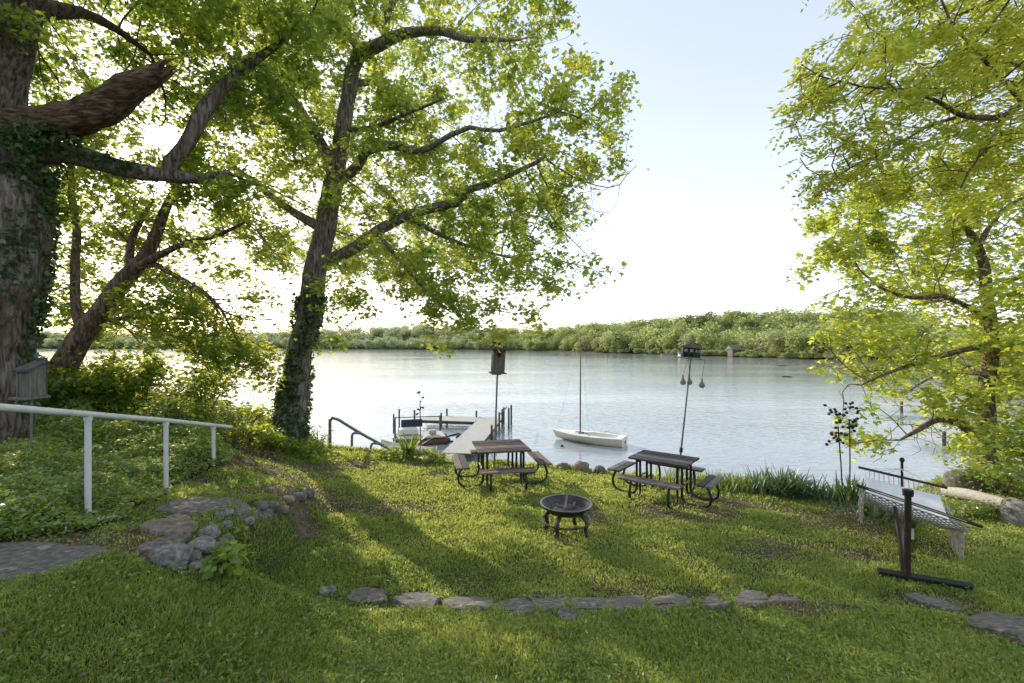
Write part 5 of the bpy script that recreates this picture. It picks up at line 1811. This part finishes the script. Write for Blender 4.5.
# ------------------------------------------------------------------ hammock
def hammock():
    stand = thing('hammock_stand', 'rusty dark steel hammock stand with two upright posts', 'stand', (4.69, 7.12 * K, gz(4.69, 7.12 * K)))
    g1 = gz(4.69, 7.12 * K)
    p1 = Vector((4.69, 7.12 * K, g1))
    t1 = P(908, 494, 7.05)
    farb = P(902, 500, 10.6)
    farb.z = gz(farb.x, farb.y)
    t2 = P(902, 462, 10.6)
    MB().tube([p1 + Vector((0, 0, .03)), t1], .033, 14).build('post', M['rust'], stand, True)
    MB().tube([t1 - Vector((0, 0, .02)), t1 + Vector((0, 0, .05)), t1 + Vector((0, 0, .06))], [.052, .055, .02], 14).build('post_cap', M['dark_metal'], stand, True)
    MB().tube([farb, t2], .02, 12).build('post', M['rust'], stand, True)
    MB().lathe([(.02, -.01), (.035, .02), (.04, .04), (.03, .07), (.01, .08)], t2, 12).build('finial', M['dark_metal'], stand, True)
    a, b = P(878, 575, 7.3), P(972, 599, 6.85)
    a.z, b.z = gz(a.x, a.y) + .06, gz(b.x, b.y) + .06
    MB().tube([a, (a + b) / 2, b], .042, 10).build('foot', M['dark_metal'], stand, True)
    c0, c1 = farb + Vector((-.5, .2, .03)), farb + Vector((.5, -.25, .03))
    MB().tube([c0, c1], .036, 10).build('foot', M['dark_metal'], stand, True)
    q0 = p1 + Vector((0, .05, .03))
    mid = p1.lerp(farb, .5)
    MB().tube([q0, mid + Vector((0, 0, gz(mid.x, mid.y) - mid.z + .04)), farb + Vector((0, 0, .05))], .034, 10).build('ground_beam', M['dark_metal'], stand, True)
    s1 = P(895, 507, 7.75)
    MB().tube([p1 + Vector((-.02, .03, .06)), P(901, 548, 7.3), s1], .022, 12).build('strut', M['rust'], stand, True)

    nl, nr = P(861, 486.5, 8.0), P(977, 525, 7.15)
    fl, fr = P(862, 468, 10.0), P(943, 487, 9.2)
    c = (nl + nr + fl + fr) / 4
    hm = thing('hammock', 'white cloth hammock with crochet net and knotted side fringe', 'hammock', c)
    for (u, v) in ((nl, nr), (fl, fr)):
        e = (v - u).normalized() * .05
        MB().tube([u - e, u, v, v + e], .020, 10).build('spreader_bar', M['rust'], hm, True)
    # cloth between the bars, sagging
    nu, nv = 16, 22
    vs, fs = [], []

    def S(a_, t):
        p = (nl.lerp(nr, a_)).lerp(fl.lerp(fr, a_), t)
        sag = .34 * (4 * t * (1 - t)) ** .85
        edge = .07 * (abs(2 * a_ - 1) ** 2)
        ripple = .012 * math.sin(a_ * 22) * math.sin(PI * t)
        return p + Vector((0, 0, -sag + edge * math.sin(PI * t) - .03 + ripple))
    for j in range(nv + 1):
        t = .34 + (.94 - .34) * j / nv
        for i in range(nu + 1):
            vs.append(S(.05 + .9 * i / nu, t))
    for j in range(nv):
        for i in range(nu):
            a0 = j * (nu + 1) + i
            fs.append((a0, a0 + 1, a0 + nu + 2, a0 + nu + 1))
    MB().add(vs, fs).build('cloth', M['cloth'], hm, True)
    # knotted net at the near end
    mb = MB()
    k = 15
    rows = 9
    t1n = .36
    for s in (0, 1):
        for i in range(k + rows):
            pts = []
            for j in range(rows + 1):
                a_ = (i - j) / k if s == 0 else (i - rows + j) / k
                if -.001 <= a_ <= 1.001:
                    pts.append(S(.03 + .94 * a_, .015 + (t1n - .015) * j / rows) + Vector((0, 0, .006)))
            if len(pts) > 1:
                mb.tube(pts, .0075, 4)
    for j in range(0, rows + 1, 3):
        mb.tube([S(.03 + .94 * i / 10, .015 + (t1n - .015) * j / rows) for i in range(11)], .008, 4)
    mb.build('net', M['net'], hm)
    mb = MB()
    for i in range(16):
        a_ = .04 + .92 * i / 15
        mb.tube([fl.lerp(fr, a_), S(a_, .94)], .007, 4)
    mb.build('lacing', M['rope_pale'], hm)
    # fringe hanging from both sides

    def fringe(a_, t0, t1_, ln, seed):
        mb = MB()
        n = 30
        for i in range(n):
            t = t0 + (t1_ - t0) * i / (n - 1)
            p = S(a_, t) + Vector((random.gauss(0, .008), random.gauss(0, .008), .03))
            L = ln * (.75 + .25 * math.sin(PI * (i + .5) / n)) * random.uniform(.65, 1.15)
            w = Vector((random.gauss(0, .012), random.gauss(0, .012), 0))
            mb.tube([p, p + Vector((0, 0, -L * .35)) + w, p + Vector((0, 0, -L * .7)) - w, p + Vector((0, 0, -L)) + w * 1.5], [.008, .0105, .009, .003], 4)
        for z in (.05, .11, .17, .24):
            if z < ln:
                mb.tube([S(a_, t0 + (t1_ - t0) * q / 8) + Vector((0, 0, .03 - z - .02 * (q % 2))) for q in range(9)], .007, 4)
        mb.build('fringe', M['fringe'], hm)
    fringe(1.0, .34, .86, .55, 1)
    fringe(0.0, .0, .22, .38, 2)
    rg = MB()
    for i in range(8):
        rg.tube([nl.lerp(nr, (i + .5) / 8), t1 - Vector((0, 0, .1))], .004, 4)
    rg.build('rope', M['rope_pale'], hm)
    rg = MB()
    for i in range(8):
        rg.tube([fl.lerp(fr, (i + .5) / 8), t2 - Vector((0, 0, .12))], .004, 4)
    rg.build('rope', M['rope_pale'], hm)
    # small chime hung under the bar
    q = nl.lerp(nr, .52) + Vector((.03, .12, -.30))
    w = thing('wind_chime', 'little dark bell chime hanging below the hammock netting', 'wind chime', q)
    MB().lathe([(.01, .06), (.03, .045), (.038, 0), (.03, -.02), (.01, -.025)], q, 12).build('bell', M['rust'], w, True)
    MB().tube([q + Vector((0, 0, .06)), q + Vector((0, 0, .26))], .004, 4).build('cord', M['rope'], w)
    MB().box(q + Vector((0, 0, -.11)), (.05, .008, .14), None, .002).build('sail', M['rope_pale'], w)


hammock()


# ------------------------------------------------------------------ iron garden flowers
def iron_flower(label, base, top, heads, spread, hgt, group=None):
    root = thing('iron_flower', label, 'garden ornament', base, group)
    MB().tube([base, Vector(base).lerp(Vector(top), .5) + Vector((.01, 0, 0)), top], .012, 7).build('stem', M['dark_metal'], root, True)
    t = Vector(top)
    for i in range(heads):
        c = t + Vector((random.gauss(0, spread), random.gauss(0, spread), random.uniform(-.5 * hgt, .5 * hgt)))
        mb = MB()
        mb.tube([t + Vector((0, 0, (c.z - t.z) * .8 - .02)), c], .004, 4)
        mb.lathe([(.006, -.025), (.028, -.012), (.034, .005), (.02, .022), (.006, .026)], c, 7, Matrix.Rotation(random.uniform(-.9, .9), 3, 'X') @ Matrix.Rotation(random.uniform(-.9, .9), 3, 'Y'))
        mb.build('flower_head', M['dark_metal'], root)


for (bx, tx, ty, lab, n) in ((843, 838, 426, 'dark iron flower stem leaning outward over the water', 26), (849.5, 849.5, 420, 'upright dark iron flower stem next to the hammock cloth', 26)):
    b_ = P(bx, 480, 11.6)
    b_.z = gz(b_.x, b_.y) - .05
    iron_flower(lab, b_, P(tx, ty, 11.6), n, .085, .75)
b_ = P(420, 440, 15.5)
b_.z = gz(b_.x, b_.y) - .05
iron_flower('thin dark iron flower stem rising out of the pale yucca', b_, P(420, 403, 15.5), 10, .055, .75)

# bleached log
a, b_ = P(944, 490, 12.2), P(1026, 505, 10.6)
a.z, b_.z = gz(a.x, a.y) + .12, gz(b_.x, b_.y) + .1
q, r = catmull([a, a.lerp(b_, .33) + Vector((0, 0, .04)), a.lerp(b_, .66) + Vector((0, 0, .02)), b_], [.10, .115, .11, .09], .12)
mb = MB().tube(q, r, 12)
for i, v in enumerate(mb.v):
    v = Vector(v)
    k = min(i // 12, len(q) - 1)
    mb.v[i] = tuple(q[k] + (v - q[k]) * (1 + .15 * mnoise.noise(v * 4)))
tag(mb.build('fallen_log', M['log'], None, True), 'bleached white log lying on the ground below the young maple', 'log')


# ------------------------------------------------------------------ far shore
def far_tree_meshes():
    """a few crown shapes shared by the trees of the far shore"""
    out = []
    for v in range(7):
        rs = np.random.default_rng(100 + v)
        n = 1500
        pts, nrm = [], []
        lobes = 9 + v % 4
        for k in range(lobes):
            a = rs.random() * 2 * PI
            rr = .30 * rs.random() ** .5
            zc = .22 + .58 * rs.random()
            wid = .30 * (1 - .45 * abs(zc - .5)) * (.65 + .6 * rs.random())
            c = np.array([math.cos(a) * rr * (1.15 - .6 * zc), math.sin(a) * rr * (1.15 - .6 * zc), zc])
            m = n // lobes
            d = rs.normal(0, 1, (m, 3))
            d /= np.linalg.norm(d, axis=1, keepdims=True)
            rad = wid * (.72 + .28 * rs.random(m)) * np.array([1])
            p = c + d * rad[:, None] * np.array([1, 1, .85])
            pts.append(p)
        p = np.concatenate(pts)
        p[:, 2] = np.clip(p[:, 2], .03, 1.2)
        p = p[rs.random(len(p)) < (.35 + .65 * np.clip(p[:, 2] * 3, 0, 1))]
        co = leaves(p, .055 * (.6 + .8 * rs.random(len(p))), T_MAPLE * np.array([1.4, 1, 1]), .7)
        out.append(co)
    return out


FAR = far_tree_meshes()
FARM = {}


def far_mesh(v, mt):
    if (v, mt) not in FARM:
        o = npmesh('far_tree', FAR[v], [tuple(range(8))], M[mt])
        me = o.data
        bpy.data.objects.remove(o)
        tm = MB().tube([(0, 0, -.06), (.01, 0, .25), (0, .01, .55)], [.03, .022, .01], 6)
        me2 = bpy.data.meshes.new('far_trunk')
        me2.from_pydata(tm.v, [], tm.f)
        me2.materials.append(M['bark_warm'])
        FARM[(v, mt)] = (me, me2)
    return FARM[(v, mt)]


def far_tree(x, y, h, w, v, mt, label, group):
    me, me2 = far_mesh(v, mt)
    y = y * K
    root = thing('shore_tree', label, 'tree', (x, y, gz(x, y) - .2), group)
    root.scale = (w, w, h)
    root.rotation_euler = (0, 0, random.random() * 6.28)
    c = bpy.data.objects.new('crown', me)
    t = bpy.data.objects.new('trunk', me2)
    for o in (c, t):
        C.objects.link(o)
        o.parent = root


px = 20.0
i = 0
while px < 1120:
    u = (px - CX) / FD
    D = float(shore_d(np.array([u]))[0])
    yy = D + random.uniform(5, 22) * (1 if D > 150 else .6)
    kind = random.random()
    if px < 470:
        mt = 'far_leaf_hazed'
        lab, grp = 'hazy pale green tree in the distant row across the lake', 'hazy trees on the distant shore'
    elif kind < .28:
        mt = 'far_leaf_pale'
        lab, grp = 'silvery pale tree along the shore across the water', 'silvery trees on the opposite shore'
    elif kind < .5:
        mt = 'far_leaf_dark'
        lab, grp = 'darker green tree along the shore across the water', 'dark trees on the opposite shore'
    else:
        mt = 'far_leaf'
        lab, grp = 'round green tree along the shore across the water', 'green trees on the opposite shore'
    h = random.uniform(6.5, 14.5) * (1.15 if px < 470 else 1) * (0.75 if D < 150 else 1)
    skip = (728 < px < 770) and random.random() < .6
    if not skip:
        far_tree(u * yy, yy, h, h * random.uniform(.85, 1.25), i % 7, mt, lab, grp)
    px += random.uniform(.62, 1.05) * h * .75 * FD / yy
    i += 1
far_tree((805 - CX) / FD * 236, 238, 10.5, 15, 3, 'far_leaf_pale', 'big grey green willow hanging over the opposite shore', None)

for q in np.arange(596, 850, 5.5):
    q = q + random.uniform(-2, 2)
    u = (q - CX) / FD
    yy = float(shore_d(np.array([u]))[0]) + random.uniform(1.5, 6)
    far_tree(u * yy, yy, random.uniform(1.6, 3.6), random.uniform(3.5, 6.5), random.randrange(7), random.choice(['far_leaf', 'far_leaf_pale']),
             'low bush on the water edge across the lake', 'low bushes along the opposite water edge')

# wooded hill behind, one mass
def far_wood():
    cs, ss = [], []
    n = 2100
    pxs = RNG.uniform(-60, 1180, n)
    for p in pxs:
        u = (p - CX) / FD
        D = float(shore_d(np.array([u]))[0])
        back = RNG.random() ** .8
        y = D + 14 + back * (120 if D > 150 else 50)
        cs.append((u * y, y * K))
        ss.append(RNG.uniform(7, 15) * (1.1 if p < 470 else .95) * (.8 if D < 150 else 1))
    blk = {}
    for k, ((x, y), s) in enumerate(zip(cs, ss)):
        f = FAR[k % 7][::3]
        a = RNG.random() * 6.28
        ca, sa = math.cos(a), math.sin(a)
        R = np.array([[ca, -sa, 0], [sa, ca, 0], [0, 0, 1]])
        w = s * RNG.uniform(.85, 1.25)
        mid_ = f.mean(1, keepdims=True)
        q = ((mid_ + (f - mid_) * 1.2) @ R.T) * np.array([w, w, s]) * np.array([1.0, 1.0, 1.0]) + np.array([x, y, gz(x, y) - 2.6])
        c = 'far_leaf_hazed' if (x / y * F + CX) < 500 else 'far_leaf'
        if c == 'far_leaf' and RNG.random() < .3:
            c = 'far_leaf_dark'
        blk.setdefault(c, []).append((q, np.full(len(q), RNG.random())))
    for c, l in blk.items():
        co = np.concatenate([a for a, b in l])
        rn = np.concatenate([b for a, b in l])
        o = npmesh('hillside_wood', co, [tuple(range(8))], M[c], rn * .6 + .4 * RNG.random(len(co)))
        tag(o, {'far_leaf_hazed': 'hazy far wood at the low end of the lake', 'far_leaf': 'thick green wood covering the hill across the lake', 'far_leaf_dark': 'darker trees scattered through the wood on the hill'}[c], 'woodland', kind='stuff')


far_wood()


def house(label, px, d, w, dp, h, mt, group=None):
    x = (px - CX) / FD * d
    d = d * K
    z = gz(x, d)
    root = thing('lake_house', label, 'house', (x, d, z), group)
    wl = MB().box((x, d, z + h / 2 - .3), (w, dp, h + .6)).build('wall', M[mt], root)
    r = .25 * dp + .6
    vs = [(x - w / 2 - .5, d - dp / 2 - .5, z + h), (x + w / 2 + .5, d - dp / 2 - .5, z + h), (x + w / 2 + .5, d + dp / 2 + .5, z + h), (x - w / 2 - .5, d + dp / 2 + .5, z + h), (x - w / 2 - .5, d, z + h + r), (x + w / 2 + .5, d, z + h + r)]
    MB().add(vs, [(3, 2, 1, 0), (0, 1, 5, 4), (2, 3, 4, 5), (1, 2, 5), (3, 0, 4)]).build('roof', M['roof'], root)
    for k in range(3):
        MB().box((x + (k - 1) * w * .3, d - dp / 2 - .01, z + h * .55), (w * .16, .06, h * .4)).build('window', M['glass'], wl)


house('white lake house among trees across the water', 763, 268, 6.0, 5, 2.6, 'house_w')
house('brown lake house among trees across the water', 737, 268, 6.5, 5, 2.6, 'house_b')
for (pxx, d, w, lab) in ((667, 308, 5, 'tiny grey boathouse at the waterline across the lake'), (683, 300, 4, 'low pale boat shed on the opposite shore')):
    house(lab, pxx, d, w, 3, 1.6, 'house_w')

# things floating out on the lake
for (pxx, pyy, w, lab) in ((787, 377, .9, 'small dark log floating out on the lake'), (822, 366.5, 3.0, 'dark weed mat floating near the opposite shore'), (783, 366, 1.6, 'thin weed streak floating left of the larger weed mat')):
    d = CAMZ * F / (pyy - CY)
    x = (pxx - CX) / F * d
    lab = lab.replace('left of', 'beside')
    mb = MB().tube([(x - w, d, .0), (x - w * .3, d + .1, .07), (x + w * .4, d, .06), (x + w, d - .1, .0)], [.05, .12, .12, .04], 7)
    tag(mb.build('floating_log', M['dock_post'], None, True), lab, 'driftwood')


# neighbour's dock and canoe beyond the young maple
def neighbour():
    root = thing('neighbour_dock', 'long white neighbouring dock seen through the young maple leaves', 'dock', (30, 36, 0))
    mb = MB()
    for i in range(36):
        mb.box((30.0 + i * .42, 36.4 - .05 * i, .55), (.40, 1.6, .06), Matrix.Rotation(-.12, 3, 'Z'), .005)
    mb.build('deck', M['dock'], root)
    for i in range(6):
        MB().tube([(30.4 + i * 2.9, 35.5 - .45 * i, -1.5), (30.4 + i * 2.9, 35.5 - .45 * i, .9)], .09, 8).build('post', M['dock_post'], root)
    rt = thing('canoe', 'teal canoe resting on the neighbouring jetty', 'canoe', (27.0, 24.6, .6))
    r2 = thing('jetty', 'short white jetty behind the young maple trunk', 'dock', (26, 24.6, 0))
    mb = MB()
    for i in range(26):
        mb.box((22.4 + i * .32, 24.7, .45), (.30, 1.7, .06), None, .005)
    mb.build('deck', M['dock'], r2)
    for i in range(4):
        MB().tube([(22.7 + i * 2.5, 23.9, -1.5), (22.7 + i * 2.5, 23.9, .75)], .08, 8).build('post', M['dock_post'], r2)
    vs, fs = [], []
    n = 14
    for i in range(n + 1):
        t = i / n
        w = .40 * math.sin(PI * min(max(t, .02), .98)) ** .7
        p = Vector((25.0 + 4.6 * t, 24.6, .5))
        vs += [p + Vector((0, w, 0)), p + Vector((0, w * .8, .22)), p + Vector((0, 0, .36 - .06 * abs(2 * t - 1))), p + Vector((0, -w * .8, .22)), p + Vector((0, -w, 0))]
    for i in range(n):
        for k in range(4):
            a0 = i * 5 + k
            fs.append((a0, a0 + 5, a0 + 6, a0 + 1))
    MB().add(vs, fs).build('hull', M['teal'], rt, True)
    MB().tube([(25.1, 24.6, .85), (27.3, 24.6, .875), (29.5, 24.6, .85)], .025, 6).build('keel', M['boat_in'], rt)


neighbour()

# ------------------------------------------------------------------ light, sky, camera
world = bpy.data.worlds.new('World')
bpy.context.scene.world = world
world.use_nodes = True
nt = world.node_tree
N, L = nt.nodes, nt.links
N.clear()
elev = math.asin(SUN_DIR.z)
azim = math.atan2(SUN_DIR.x, SUN_DIR.y)      # from +Y toward +X
sky = N.new('ShaderNodeTexSky')
sky.sky_type = 'NISHITA'
sky.sun_disc = False
sky.sun_elevation = elev
sky.sun_rotation = azim
sky.air_density = 1.0
sky.dust_density = 0.7
bg = N.new('ShaderNodeBackground')
bg.inputs['Strength'].default_value = 0.115
L.new(sky.outputs[0], bg.inputs[0])
tc = N.new('ShaderNodeTexCoord')
sep = N.new('ShaderNodeSeparateXYZ')
L.new(tc.outputs['Generated'], sep.inputs[0])
# hazy bright band low over the lake
hz = ramp(N, L, sep.outputs['Z'], [(0.0, (0.88, 0.88, 0.88)), (0.18, (0.80, 0.81, 0.84)), (0.45, (0.61, 0.64, 0.69)), (0.62, (0.56, 0.59, 0.64)), (1.0, (0.50, 0.53, 0.58))])
# glow round the sun
dot = N.new('ShaderNodeVectorMath')
dot.operation = 'DOT_PRODUCT'
L.new(tc.outputs['Generated'], dot.inputs[0])
dot.inputs[1].default_value = tuple(SUN_DIR)


def powr(e, k):
    mx = N.new('ShaderNodeMath')
    mx.operation = 'MAXIMUM'
    mx.inputs[1].default_value = 0
    L.new(dot.outputs['Value'], mx.inputs[0])
    p = N.new('ShaderNodeMath')
    p.operation = 'POWER'
    p.inputs[1].default_value = e
    L.new(mx.outputs[0], p.inputs[0])
    m = N.new('ShaderNodeMath')
    m.operation = 'MULTIPLY'
    m.inputs[1].default_value = k
    L.new(p.outputs[0], m.inputs[0])
    return m.outputs[0]


def addm(a, b):
    m = N.new('ShaderNodeMath')
    m.operation = 'ADD'
    L.new(a, m.inputs[0])
    L.new(b, m.inputs[1])
    return m.outputs[0]


gl = addm(addm(powr(6, .10), powr(60, .35)), powr(2600, 12.0))
cm = N.new('ShaderNodeMix')
cm.data_type = 'RGBA'
cm.blend_type = 'MULTIPLY'
cm.inputs['Factor'].default_value = 1
cm.inputs['A'].default_value = (1, .97, .91, 1)
L.new(gl, cm.inputs['B'])
ad = N.new('ShaderNodeMix')
ad.data_type = 'RGBA'
ad.blend_type = 'ADD'
ad.inputs['Factor'].default_value = 1
L.new(hz, ad.inputs['A'])
L.new(cm.outputs['Result'], ad.inputs['B'])
bg2 = N.new('ShaderNodeBackground')
bg2.inputs['Strength'].default_value = 1.0
L.new(ad.outputs['Result'], bg2.inputs[0])
sm = N.new('ShaderNodeAddShader')
L.new(bg.outputs[0], sm.inputs[0])
L.new(bg2.outputs[0], sm.inputs[1])
wo = N.new('ShaderNodeOutputWorld')
L.new(sm.outputs[0], wo.inputs[0])

ld = bpy.data.lights.new('sun', 'SUN')
ld.energy = 5.0
ld.angle = math.radians(0.5)
ld.color = (1.0, 0.91, 0.76)
lo = bpy.data.objects.new('sun', ld)
lo.rotation_euler = (-SUN_DIR).to_track_quat('-Z', 'Y').to_euler()
lo.location = (-20, 30, 30)
C.objects.link(lo)

cd = bpy.data.cameras.new('camera')
cd.sensor_width = 36
cd.lens = F / 1024 * 36
cd.shift_y = (CY - 341.5) / 1024
cd.clip_start = 0.05
cd.clip_end = 9000
co = bpy.data.objects.new('camera', cd)
co.location = (0, 0, CAMZ)
co.rotation_euler = (PI / 2, 0, 0)
C.objects.link(co)
sc = bpy.context.scene
sc.camera = co
sc.view_settings.view_transform = 'Standard'
sc.view_settings.look = 'None'
sc.view_settings.exposure = 0
sc.view_settings.gamma = 1
cy = sc.cycles
cy.max_bounces = 7
cy.diffuse_bounces = 3
cy.glossy_bounces = 3
cy.transmission_bounces = 4
cy.transparent_max_bounces = 4
cy.sample_clamp_indirect = 6
cy.caustics_reflective = False
cy.caustics_refractive = False
cy.use_denoising = True
